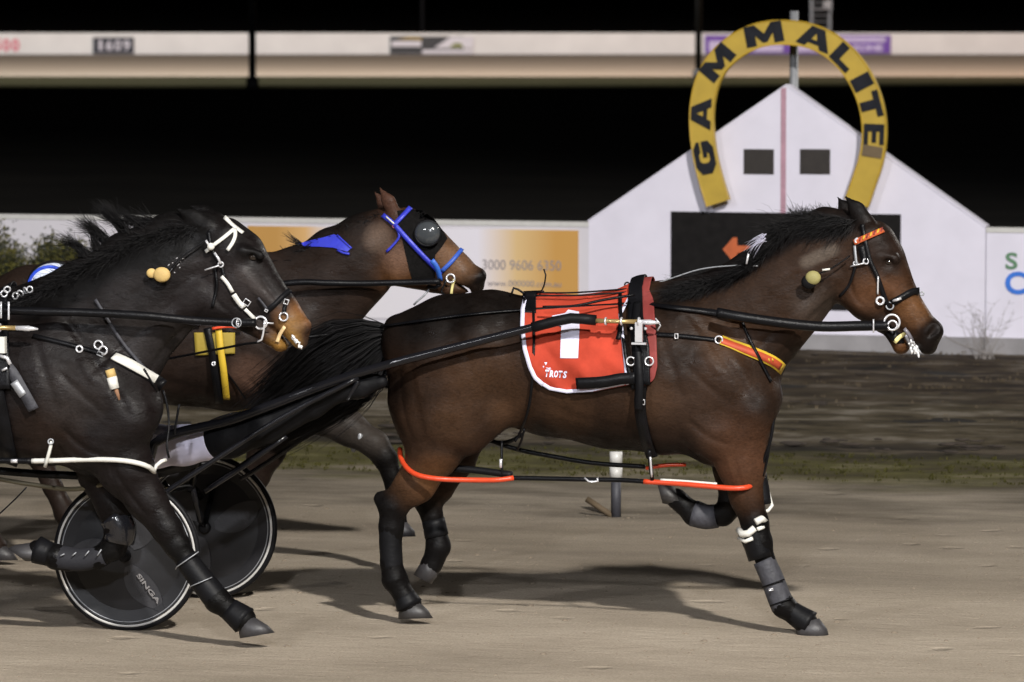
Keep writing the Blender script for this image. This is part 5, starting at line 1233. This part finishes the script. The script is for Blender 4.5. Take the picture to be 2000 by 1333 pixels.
D.cord('buckle', [(0, 695, -.35), (14, 700, -.35), (20, 712, -.35)], 4, M['chrome']); D.cord('buckle', [(4, 724, -.35), (14, 719, -.35)], 2.4, M['chrome'])
# hobbles
D.cord('hobble', [(62, 901, -.20), (110, 900, -.22), (180, 898, -.24), (240, 900, -.255), (280, 908, -.23), (298, 918, -.17), (302, 930, -.10)], 5.0, wb)
D.cord('hobble', [(300, 921, -.14), (306, 909, -.12), (316, 901, -.12), (324, 899, -.1)], 4, wb); D.cord('hobble_strap', [(-60, 899, -.2), (0, 900, -.2), (62, 901, -.2)], 6, M['leather'])
D.cord('clip', [(22, 901, -.215), (34, 901, -.215)], 4, M['chrome']); D.cord('hanger', [(101, 862, -.26), (97, 880, -.26), (92, 898, -.25), (88, 912, -.24)], 3.6, wb); D.ring('ring', 99, 863, 5, M['steel'], lat=-.27, th=1.5)
D.cord('hobble', [(-60, 925, .10), (20, 940, .10), (70, 948, .10), (130, 956, .09), (180, 952, .05), (205, 944, .0)], 4.5, mat('tan_black_cord', (.10, .085, .05), .6)); D.cord('hobble_strap', [(-60, 915, .1), (60, 925, .1), (160, 930, .1)], 8, M['leather'])
D.cord('girth_line', [(52, 952, -.1), (30, 975, -.1), (0, 1003, -.1), (-20, 1020, -.1)], 1.6, M['leather'])
# hair
st = []
crest = spline([(20, 585), (90, 560), (150, 526), (205, 495), (260, 470), (320, 448), (385, 436)], 3)
for i in range(2700):
    k = rng.randrange(len(crest)); x, y = crest[k]
    if rng.random() < .62: st.append(D.flow((x+rng.gauss(0, 4), y+rng.uniform(0, 20)), (-.9, .3+rng.gauss(0, .3)), rng.uniform(24, 60), 5, .2, .05, -.02-rng.random()*.07, -.06))
    else: st.append(D.flow((x+rng.gauss(0, 3), y+rng.uniform(-2, 8)), (-.85+rng.gauss(0, .2), -.35+rng.gauss(0, .25)), rng.uniform(18, 40), 5, .2, .03, rng.uniform(-.04, .03)))
for bx, by, tx, ty, nn, sp in ((268, 486, 190, 400, 420, 12), (312, 470, 224, 412, 340, 13), (225, 496, 150, 422, 260, 11), (345, 456, 256, 418, 200, 11), (180, 512, 112, 456, 150, 10), (190, 506, 168, 440, 110, 8), (392, 440, 315, 446, 90, 8)):
    for i in range(nn):
        c = spline([(bx+rng.gauss(0, sp), by+rng.uniform(-2, 8), rng.gauss(0, .02)), ((bx+tx)/2+rng.gauss(0, 5)+6, (by+ty)/2+rng.gauss(0, 4)-2, rng.gauss(0, .02)), (tx+rng.gauss(0, 12)+rng.random()*20, ty+rng.gauss(0, 8)+abs(rng.gauss(0, 14)), rng.gauss(0, .03))], 12)
        st.append(c)
D.hair('mane', st, M['hairb'], r0=.0017)
st = []
for i in range(500):
    v = rng.gauss(0, .8); l = rng.gauss(0, .05)
    st.append([D.tf(x, y, 1)[:2]+(l_,) for x, y, l_ in spline([(770, 652, 0), (725, 655+v*22, l), (670, 700+v*36, l*1.4), (610, 780+v*36, l*1.8), (580, 860+v*20, l*2)], 60)])
D.hair('tail', st, M['hairb'], r0=.004)

# ------------------------------------------------------------------ the brown horse on the far side
blu = Frame(lead.o+lead.n*1.98-lead.h*2.2, TH)
B = Horse(blu, lambda x, y, r: ((x-1510)*.911+640, (y-1235)*.911+1119, r*.911), 'brown horse with blue bridle and black eye hood, behind the other two')
BR = (.018, .0115, .0088); BR2 = (.036, .022, .016)
torso(B, BR)
B.chain([(540, 645, 100, 0, .6), (595, 600, 88, 0, .58), (652, 556, 78, 0, .6), (704, 512, 68, 0, .62), (744, 470, 46, 0, .75)], .06, BR, raw=True)
B.chain([(520, 560, 30, 0, .8), (580, 520, 28, 0, .7), (640, 482, 26, 0, .7), (700, 452, 26, 0, .8), (748, 430, 24, 0, 1)], .05, DBLK, raw=True)
B.chain([(762, 446, 34, 0, .9), (792, 450, 42, 0, .86), (815, 470, 47, 0, .84), (842, 493, 43, 0, .82), (868, 512, 37, 0, .80), (893, 530, 32, 0, .82), (912, 543, 28, 0, .86)], .03, TAN, raw=True)
for sg in (-1, 1):
    B.chain([(770, 490, 42, sg*.055, .5, BR2), (790, 518, 40, sg*.062, .45, TAN2), (815, 530, 28, sg*.05, .5, TAN)], .025, TAN, raw=True)
    B.chain([(938, 548, 4.5, sg*.072, 1), (944, 536, 5.5, sg*.066, 1)], .012, BLK, raw=True, sub=True, paint=True)
    B.chain([(936, 540, 14, sg*.036, .9)], .02, BLK, raw=True)
B.chain([(800, 540, 24, 0, 1.2), (845, 556, 15, 0, 1.3), (880, 566, 13, 0, 1.5), (898, 564, 13, 0, 1.5)], .02, TAN, raw=True)
B.chain([(925, 545, 24, 0, 1.3, BLK), (930, 558, 16, 0, 1.5, BLK)], .02, BLK, raw=True)
B.chain([(893, 553, 2.5, 0, 9), (918, 566, 3.5, 0, 9)], .012, BLK, raw=True, sub=True)
for sg, (bx, by, tx, ty) in ((-1, (772, 420, 742, 368)), (1, (765, 424, 732, 376))):
    B.chain([(bx, by, 14, sg*.055, .8), ((bx+tx)/2+2, (by+ty)/2, 12, sg*.06, .6), (tx, ty, 3, sg*.055, .8)], .02, (.055, .026, .017), raw=True)
for L_ in ([(850, 800, 70, -.14, .75), (850, 880, 50, -.14, .8), (800, 945, 36, -.13, .8), (768, 990, 27, -.13, .85), (764, 1060, 20, -.13, .9), (771, 1132, 24, -.13, 1), (790, 1165, 19, -.13, 1), (799, 1180, 25, -.13, 1)],
           [(850, 800, 70, .14, .75), (900, 880, 50, .14, .8), (900, 950, 34, .13, .8), (890, 980, 27, .13, .85), (920, 1050, 20, .13, .9), (950, 1110, 24, .13, 1), (965, 1140, 19, .13, 1)]):
    B.chain(L_, .03, BR)
B.chain([(575, 770, 60, -.13, .75), (620, 800, 46, -.13, .8, GRYB), (680, 836, 33, -.12, .85, GRYB), (732, 868, 27, -.12, .95, GRYB)], .035, GRYB, raw=True)
B.chain([(732, 868, 27, -.12, .95, GRYB), (752, 895, 23, -.12, .95, BLK), (764, 925, 18, -.12, .9, BLK), (772, 975, 17, -.12, .9, BLK), (772, 1000, 20, -.12, 1, BLK), (780, 1020, 16, -.12, 1, BLK)], .022, BLK, raw=True)
B.chain([(560, 780, 60, .13, .75), (520, 880, 36, .12, .8), (500, 930, 26, .12, .9), (470, 1000, 17, .12, .9), (455, 1035, 20, .12, 1), (450, 1060, 16, .12, 1)], .03, BR, raw=True)
def coat_post_B(V, C):
    def blob(px, py, r, col, st):
        nonlocal C
        p = blu.P(px, py, -.12); d = np.sqrt((V[:, 0]-p.x)**2+(V[:, 2]-p.z)**2)*389
        w_ = np.clip(1-(d/r)**2, 0, 1)*st; C = C*(1-w_[:, None])+np.array(col)*w_[:, None]
    blob(880, 510, 60, (.16, .085, .045), .8); blob(778, 505, 42, (.15, .085, .058), .7); blob(735, 465, 34, (.14, .095, .07), .6); blob(500, 740, 60, (.10, .055, .038), .7)
    return C
muscles(B)
B.skin(coatb, .009, coat_post_B)
B.hoof((((795, 1020), (812, 1048), (760, 1050), (766, 1024)), -.12, .055), GH, raw=True); B.hoof((((465, 1060), (480, 1086), (425, 1088), (436, 1062)), .12, .055), GH, raw=True)
B.hoof((((812, 1170), (846, 1208), (775, 1210), (777, 1184)), -.13, .055), GH); B.hoof((((985, 1140), (1010, 1172), (945, 1180), (950, 1152)), .13, .055), GH)
B.cord('knee_strap', [(700, 838, -.13), (704, 852, -.19), (700, 866, -.16), (690, 880, -.12)], 5, M['steel'])
hood = [(776, 412), (800, 408), (826, 412), (850, 430), (866, 452), (874, 466), (862, 484), (850, 498), (848, 520), (850, 542), (834, 552), (808, 556), (800, 530), (792, 496), (784, 460)]
ho = B.decal('hood', hood, [tuple(range(len(hood)))], M['mask'], None, .006, B.B, 4)
c = blu.P(835, 456, -.125); MB().ball((c.x, c.y, c.z), .062, (1.05, .55, .95), 20, 14).build('eye_cup', M['cup'], ho, True)
MB().torus((c.x, c.y, c.z), (.1, -1, .1), .062, .007, 28, 8).build('cup_rim', M['rubber'], ho, True)
bs = M['bluestrap']
br = B.strap('bridle', [(749, 420), (762, 430), (775, 442), (800, 470), (830, 502), (852, 524), (862, 536)], 9, bs, off=.016, th=.006)
B.strap('brow_band', [(804, 405), (788, 422), (770, 441)], 9, bs, br, off=.020, th=.006); B.strap('throat_lash', [(776, 444), (781, 462), (770, 478), (756, 492)], 4.5, bs, br, off=.014)
B.strap('nose_band', [(864, 530), (884, 510), (904, 486)], 8, mat('mid_blue_strap', (.03, .09, .42), .5), br, off=.012); B.strap('cheek_strap', [(845, 508), (856, 524), (862, 548)], 10, mat('mid_blue_strap2', (.03, .12, .5), .5), br, off=.018)
B.ring('rosette', 771, 441, 3, M['redl'], br, th=2.5); B.strap('bridle_edge', [(756, 423), (772, 437)], 3, M['whitestrap'], br, off=.024, th=.002)
B.ring('bit_ring', 880, 544, 8, M['chrome'], br, th=1.8); B.strap('lip_strap', [(888, 546), (884, 562), (882, 578)], 5, M['cream'], br, off=.010); B.cord('bit_shank', [(872, 548, -.11), (862, 570, -.11), (868, 576, -.11)], 2, M['leather'], br)
B.cord('chain', [(838, 566, -.06), (828, 578, -.06), (816, 588, -.06), (808, 596, -.06)], 2, M['steel'], br); B.cord('jaw_strap', [(836, 560, -.07), (850, 562, -.08), (860, 556, -.1)], 4, M['leather'], br)
B.cord('rein', [(300, 600, -.3), (420, 575, -.28), (568, 553, -.24), (640, 553, -.21), (700, 554, -.17), (790, 552, -.13), (860, 550, -.11)], 6, M['leather'])
nk = [(583, 476), (606, 470), (632, 464), (652, 458), (662, 462), (676, 474), (688, 484), (678, 492), (664, 488), (650, 484), (620, 482), (596, 482)]
B.decal('neck_wrap', nk, [tuple(range(len(nk)))], bs, None, .008, B.B, 3)
B.strap('wrap_edge', [(660, 459), (674, 472), (688, 485)], 3, M['bluestrap'], off=.014); B.strap('wrap_edge', [(660, 488), (672, 494), (684, 496)], 4, M['bluestrap'], off=.014)
yc = B.sheet('saddle_cloth', lambda v: 379+3*v, lambda v: 459, lambda u: 650, lambda u: 695-4*u, mat('yellow_cloth', (.30, .215, .025), .7, var=.08), off=.016, nu=12, nv=12)
B.strap('surcingle', [(430, 640), (434, 680), (440, 722), (446, 780)], 13, M['yelstrap'], off=.030); B.strap('girth', [(408, 640), (418, 690), (424, 735), (432, 788)], 15, M['leather'], off=.034); B.ring('ring', 417, 711, 3, M['chrome'], th=1.6, off=.045)
B.strap('red_edge', [(378, 637), (384, 631), (396, 630)], 9, mat('crimson_cloth', (.5, .02, .05), .6), off=.034)
B.strap('orange_strap', [(420, 641), (450, 637), (480, 640)], 5, M['hobble'], off=.05)
B.strap('shoulder_strap', [(440, 722), (462, 752), (480, 780)], 3, M['leather'], off=.012)
st = []
crest = spline([(520, 545), (565, 508), (610, 478), (660, 455), (710, 435), (750, 418)], 3)
for i in range(700):
    x, y = rng.choice(crest); 
    if x > 585: st.append(B.flow((x, y+rng.uniform(-2, 12)), (-.9, .1+rng.gauss(0, .2)), rng.uniform(10, 24), 4, .2, .05, -.02-.04*rng.random(), -.02))
    else: st.append(B.flow((x, y+rng.uniform(-2, 20)), (-.9+rng.gauss(0, .2), -.2+rng.gauss(0, .3)), rng.uniform(16, 40), 4, .2, .05, rng.uniform(-.08, .03), 0))
for i in range(26): st.append(B.flow((590+rng.gauss(0, 4), 480), (-.7, -.5+rng.gauss(0, .2)), rng.uniform(14, 50), 5, .12, .02, -.03))
B.hair('mane', st, M['hairb'], r0=.0024)
st = []
for i in range(300):
    v = rng.gauss(0, .8); l = rng.gauss(0, .05)
    st.append([B.tf(x, y, 1)[:2]+(l_,) for x, y, l_ in spline([(770, 652, 0), (725, 655+v*22, l), (670, 700+v*36, l*1.4), (610, 780+v*36, l*1.8), (580, 860+v*20, l*2)], 60)])
B.hair('tail', st, M['hairb'], r0=.005)

# ------------------------------------------------------------------ the sulky of the lead horse and copies for the others
wc = lead.P(248, 1087, -.65); RW = 151/lead.scale(248, -.65)
sfr = Frame(lead.o+lead.h*wc.x, TH); sfr.o.z = 0
SK = empty('racing_sulky', 'black sulky with two disc wheels behind the red number 1 horse', 'sulky', (sfr.o.x, sfr.o.y, 0), -TH, 'two-wheeled sulkies pulled by the horses')
wz = RW
def wheel(sg, spin):
    y = sg*.65; cc = (0, y, wz); ax = (0, sg, 0)
    wh = MB().lathe([(RW*.90, -.012), (RW*.55, .012), (RW*.16, .026), (RW*.10, .03), (0.001, .031)], cc, (0, -1, 0), 64).lathe([(RW*.90, -.012), (RW*.55, .012), (RW*.16, .026), (0.001, .03)], cc, (0, 1, 0), 64).build('wheel', M['shell'], SK, True)
    MB().torus(cc, (0, 1, 0), RW*.955, RW*.045, 72, 12).build('tyre', M['rubber'], wh, True)
    for s2 in (-1, 1):
        r_ = MB(); r_.lathe([(RW*.912, s2*.014), (RW*.912, s2*.019), (RW*.940, s2*.019), (RW*.940, s2*.014)], cc, (0, 1, 0), 72); r_.build('rim_tape', M['rimwhite'], wh, True)
        r2 = MB(); r2.lathe([(RW*.87, s2*.008), (RW*.87, s2*.014), (RW*.88, s2*.014), (RW*.88, s2*.008)], cc, (0, 1, 0), 72); r2.build('rim_line', M['steel'], wh, True)
        for k in range(3):
            a = spin+k*2*math.pi/3; vs = []; fs = []
            for i in range(13):
                t = i/12; r1 = RW*(.14+.70*t); wd = RW*(.10+.26*math.sin(math.pi*min(1, t*1.05))**.8)
                for q in (-1, 1):
                    x = r1*math.cos(a+.25*t)-q*wd*.5*math.sin(a+.25*t); z = r1*math.sin(a+.25*t)+q*wd*.5*math.cos(a+.25*t)
                    rr = math.hypot(x, z); yy = np.interp(rr, [RW*.1, RW*.16, RW*.55, RW*.9], [.032, .030, .016, -.006])
                    vs += [(x, y+s2*(yy+.002), wz+z), (x, y+s2*(yy-.01), wz+z)]
            for i in range(12):
                b_ = i*4; fs += [(b_, b_+2, b_+6, b_+4), (b_, b_+4, b_+5, b_+1), (b_+2, b_+3, b_+7, b_+6)]
            mobj('disc_blade', vs, fs, M['blade'], wh, False)
        MB().lathe([(.03, s2*.02), (.03, s2*.05), (.022, s2*.06), (.001, s2*.06)], cc, (0, 1, 0), 20).build('hub', M['rubber'], wh, True)
    return wh
w1 = wheel(-1, R(50)); w2 = wheel(1, R(10))
vs, fs = text_mesh('SINGA', 1, .03, .02); xs = [v.x for v in vs]; out = []
a = -R(54)
for v in vs:
    u = (v.x-min(xs))/(max(xs)-min(xs))*RW*.46+RW*.30; q = v.y*.028; x = u*math.cos(a)-q*math.sin(a); z = u*math.sin(a)+q*math.cos(a)
    out.append((x, -.65-np.interp(math.hypot(x, z), [RW*.16, RW*.55, RW*.9], [.034, .022, .0])-.006+v.z*-.1, wz+z))
mobj('lettering', out, fs, mat('grey_white_letters', (.20, .19, .19), .5), w1, False)
def sp_(px, py, l): return sfr.P(px, py, l)
def tube(name, pts, r, m=None, parent=None, n=12, raw=False):
    sp = pts if raw else [tuple(sp_(*q)) for q in pts]; sp = spline(sp, .05) if len(sp) > 2 else sp
    mb = MB(); k = len(sp)
    rr = r if not isinstance(r, tuple) else [r[0]+(r[1]-r[0])*i/(k-1) for i in range(k)]
    mb.tube(sp, rr, n); return mb.build(name, m or M['shaftm'], parent or SK, True)
M['shaftm'] = mat('black_gloss_shaft', (.008, .008, .010), .24, var=.1, bump=0, coat=.15, spec=.3)
near = [(300, 868, -.42), (460, 818, -.41), (650, 746, -.40), (760, 712, -.395), (900, 676, -.39), (1040, 640, -.385), (1085, 628, -.38), (1115, 622, -.37), (1164, 626, -.36)]
for sg in (1, -1):
    P0 = [sp_(*q) for q in near]; P0 = [(p.x, p.y*sg, p.z) for p in P0]
    seat_end = (-.02, -.44*sg, .56)
    sh = tube('shaft', [seat_end]+P0, (.024, .018), raw=True)
    gb0 = P0[-4:]; tube('grip_sleeve', gb0, .0245, M['rubber'], sh, raw=True)
    tip = [sp_(1160, 627, -.36), sp_(1200, 628, -.355), sp_(1245, 629, -.35)]; tip = [(p.x, p.y*sg, p.z) for p in tip]
    MB().tube(tip, [.012, .010, .011], 12).build('coupling', M['brass'], sh, True)
    t2 = [sp_(1240, 629, -.35), sp_(1270, 630, -.35), sp_(1289, 631, -.35)]; t2 = [(p.x, p.y*sg, p.z) for p in t2]
    MB().tube(t2, [.010, .013, .004], 12).build('shaft_tip', M['chrome'], sh, True)
    for x in (1183, 1214): 
        p = sp_(x, 628, -.356); MB().torus((p.x, p.y*sg, p.z), (1, 0, 0), .015, .005, 16, 6).build('collar', M['chrome'], sh, True)
    st_ = [sp_(700, 738, -.40), sp_(540, 822, -.47), sp_(330, 957, -.58), sp_(262, 1000, -.60)]; tube('stay', [(p.x, p.y*sg, p.z) for p in st_], .012, raw=True)
    st_ = [sp_(560, 852, -.30), sp_(470, 915, -.30), sp_(400, 960, -.30)]; tube('under_stay', [(p.x, p.y*sg, p.z) for p in st_], .012, raw=True)
    tube('wheel_fork', [(.05, -.60*sg, wz+RW*.6), (0, -.60*sg, wz), (-.01, -.44*sg, .56)], .014, raw=True)
    tube('outer_fork', [(0, -.71*sg, wz), (.0, -.715*sg, wz+RW+.04), (-.01, -.6*sg, wz+RW+.07), (-.02, -.44*sg, wz+RW+.02)], .012, raw=True)
    tube('footrest', [sp_(700, 745, -.40*1).to_tuple() if sg == 1 else (sp_(700, 745, -.4).x, .4, sp_(700, 745, -.4).z), (sp_(715, 770, 0).x, -.34*sg, sp_(715, 768, 0).z), (sp_(755, 765, 0).x, -.30*sg, sp_(755, 762, 0).z)], .010, raw=True)
tube('axle', [(-.02, -.60, .50), (-.02, -.44, .56), (-.02, 0, .58), (-.02, .44, .56), (-.02, .60, .50)], .018, raw=True)
mb = MB()
for i in range(9):
    for j in range(9):
        u, v = i/8-.5, j/8-.5; mb.v.append((-.06+u*.36, v*.38, .64+.05*abs(u)*2+.04*(2*v)**2+(.06 if i == 0 else 0)))
for i in range(8):
    for j in range(8): b_ = i*9+j; mb.f.append((b_, b_+1, b_+10, b_+9))
se = mb.build('seat', M['rubber'], SK, True); md = se.modifiers.new('t', 'SOLIDIFY'); md.thickness = .03
tube('seat_post', [(-.02, -.1, .575), (-.05, -.09, .62)], .014, raw=True); tube('seat_post', [(-.02, .1, .575), (-.05, .09, .62)], .014, raw=True)
# near shaft holder on the lead horse
c = lead.P(1248, 640, -.375); mb = MB(); k = 1/427
mb.box(c.x-7*k, c.x+7*k, c.y-.010, c.y+.010, c.z-28*k, c.z+10*k); mb.box(c.x-14*k, c.x+14*k, c.y-.010, c.y+.010, c.z-33*k, c.z-29*k)
for x in (-14, 14): mb.ball((c.x+x*k, c.y-.01, c.z-2*k), .007)
mb.torus((c.x, c.y, c.z+11*k), (1, 0, 0), .017, .005, 16, 8); mb.build('shaft_holder', M['chrome'], A.e)
A.strap('holder_strap', [(1218, 628), (1215, 650), (1212, 662)], 9, M['leather'], off=.06)

# ------------------------------------------------------------------ the driver of the lead sulky
def skc(segs, pts, k, col):
    q = []
    for p in pts: q.append((tuple(sfr.P(p[0], p[1], p[3])), p[2]/lead.scale(248), p[4], col))
    if len(q) == 1: q = q*2
    for a, b in zip(q[:-1], q[1:]): segs.append(dict(a=a[0], b=b[0], ra=a[1], rb=b[1], ka=a[2], kb=b[2], k=k, ca=a[3], cb=b[3], full=1))
cl_ = coat_mat('clothed_body', .6, .2, 0, .12)
SIL = (.03, .04, .16); WH = (.7, .68, .9); SKN = (.45, .26, .19); BK = (.012, .012, .013)
dp = sfr.P(215, 880, 0); dw = sfr.o+sfr.h*dp.x
PE = empty('person', 'driver in white trousers and blue-white helmet, half hidden behind the near-black horse', 'driver', (dw.x, dw.y, 0), -TH, 'drivers seated on the sulkies')
dfr = Frame(dw, TH); dfr.o.z = 0; _sf = sfr; sfr = dfr
sg_ = []
skc(sg_, [(208, 850, 44, 0, 1.35), (186, 790, 42, 0, 1.4), (160, 720, 46, 0, 1.5), (146, 672, 40, 0, 1.7)], .05, SIL)
skc(sg_, [(140, 650, 20, 0, 1), (124, 612, 20, 0, 1)], .03, SKN); skc(sg_, [(112, 566, 38, 0, .8), (126, 586, 30, 0, .8), (136, 604, 16, 0, 1)], .02, SKN)
skc(sg_, [(152, 585, 6, 0, 1)], .01, SKN)
for s2 in (-1, 1):
    skc(sg_, [(150, 676, 25, s2*.19, 1), (178, 740, 20, s2*.24, 1), (196, 780, 17, s2*.24, 1)], .03, SIL)
    skc(sg_, [(196, 780, 16, s2*.24, 1), (230, 750, 14, s2*.17, 1), (262, 722, 11, s2*.12, 1)], .02, SIL)
    skc(sg_, [(262, 722, 11, s2*.12, .7), (282, 712, 14, s2*.11, .6)], .015, BK)
    for f, (dx, dy) in enumerate(((20, -8), (22, -1), (21, 6), (17, 12))):
        x0, y0 = 284, 704+f*7; skc(sg_, [(x0, y0, 4.5, s2*.10, 1), (x0+dx*.6, y0+dy*.3, 4.2, s2*.09, 1), (x0+dx*.7, y0+6, 4, s2*.07, 1), (x0+dx*.2, y0+9, 3.6, s2*.065, 1)], .006, BK)
    skc(sg_, [(274, 704, 5, s2*.10, 1), (290, 698, 4.5, s2*.07, 1), (298, 706, 4, s2*.06, 1)], .006, BK)
    skc(sg_, [(212, 862, 42, s2*.10, 1.1), (320, 872, 34, s2*.22, 1), (424, 858, 30, s2*.29, 1)], .04, WH)
    skc(sg_, [(424, 858, 27, s2*.29, 1), (500, 838, 27, s2*.30, 1), (600, 792, 21, s2*.31, 1), (668, 758, 17, s2*.32, 1)], .03, BK)
    skc(sg_, [(664, 762, 17, s2*.32, .9), (700, 752, 16, s2*.33, .9), (735, 742, 12, s2*.33, 1)], .02, BK)
skin_body('body', sg_, cl_, PE, .0075, 2)
for s2 in (-1, 1):
    tr = []; skc(tr, [(212, 862, 46, s2*.11, 1.1), (300, 872, 41, s2*.20, 1), (360, 870, 37, s2*.25, 1), (408, 864, 35, s2*.28, 1)], .04, WH)
    skin_body('trousers', tr, M['whitepants'], PE, .009, 2)
    bt2 = []; skc(bt2, [(428, 858, 37, s2*.29, 1), (446, 856, 38, s2*.295, 1), (520, 832, 34, s2*.30, 1), (610, 788, 28, s2*.31, 1), (672, 757, 22, s2*.32, 1)], .03, BK); skc(bt2, [(668, 764, 20, s2*.32, .9), (705, 756, 19, s2*.33, .9), (745, 746, 13, s2*.33, 1)], .02, BK)
    skin_body('boot', bt2, mat('matt_black_gaiter', (.007, .007, .008), .6, spec=.12, var=.3, bump=.5, bscale=20), PE, .009, 2)
hc = dfr.P(106, 560, 0); vs = []; fs = []; n_, m_ = 28, 14
for i in range(m_+1):
    for k in range(n_):
        th = math.pi*.60*i/m_; a = 2*math.pi*k/n_; vs.append((hc.x+.125*math.sin(th)*math.cos(a), hc.y+.105*math.sin(th)*math.sin(a), hc.z+.112*math.cos(th)))
for i in range(m_):
    for k in range(n_): fs.append((i*n_+k, (i+1)*n_+k, (i+1)*n_+(k+1) % n_, i*n_+(k+1) % n_))
he = mobj('helmet', vs, fs, M['helmet'], PE, True); he.modifiers.new('t', 'SOLIDIFY').thickness = .008
for o_ in (-.06, .0, .06):
    mb = MB(); pts = []
    for i in range(15):
        a = R(-20+i*14); rr = math.sqrt(max(0, 1-(o_/.107)**2)); pts.append((hc.x+.128*rr*math.cos(a), hc.y+o_, hc.z+.115*rr*math.sin(a)))
    mb.tube(pts, .009, 6); mb.build('stripe', M['helmetb'] if o_ else M['rubber'], he, True)
MB().tube([(hc.x+.10, hc.y-.07, hc.z+.0), (hc.x+.135, hc.y-.03, hc.z+.0), (hc.x+.135, hc.y+.03, hc.z), (hc.x+.10, hc.y+.07, hc.z)], .018, 8).build('goggles', M['cup'], PE, True)
def add_eyes():
    for s2 in (-1, 1): p = dfr.P(146, 572, s2*.032); MB().ball(p, .011).build('eye', M['eye'], PE, True)
add_eyes()
MB().tube([dfr.P(284, 710, -.09), dfr.P(480, 672, -.12), dfr.P(640, 654, -.16)], .006, 6).build('rein_end', M['leather'], PE, True)
MB().tube([dfr.P(284, 710, .09), dfr.P(480, 672, .12), dfr.P(640, 654, .16), dfr.P(900, 616, .2)], .006, 6).build('rein_end', M['leather'], PE, True)
sfr = _sf

def copy_tree(o, parent=None):
    c = o.copy(); scene.collection.objects.link(c); c.parent = parent
    for ch in list(o.children): copy_tree(ch, c)
    return c
def wtip(fr, x, y):
    p = fr.P(x, y, -.36); return fr.o+fr.h*p.x
t0 = wtip(lead, 1285, 628)
for (fr, x, y, ls, lp) in ((drk, 70, 646, 'black sulky behind the near-black horse, only its shaft end in view at the left edge', 'driver of the dark horse, outside the left edge'),
                           (blu, (1285-1510)*.911+640, 566, 'black sulky behind the brown horse with the blue bridle', 'driver of the brown horse with the blue bridle')):
    dv = wtip(fr, x, y)-t0; dv += fr.n*((fr.o-lead.o).dot(fr.n)-dv.dot(fr.n))
    c = copy_tree(SK); c.location = SK.location+Vector((dv.x, dv.y, 0)); c['label'] = ls
    c = copy_tree(PE); c.location = PE.location+Vector((dv.x, dv.y, 0)); c['label'] = lp
bpy.context.view_layer.update()
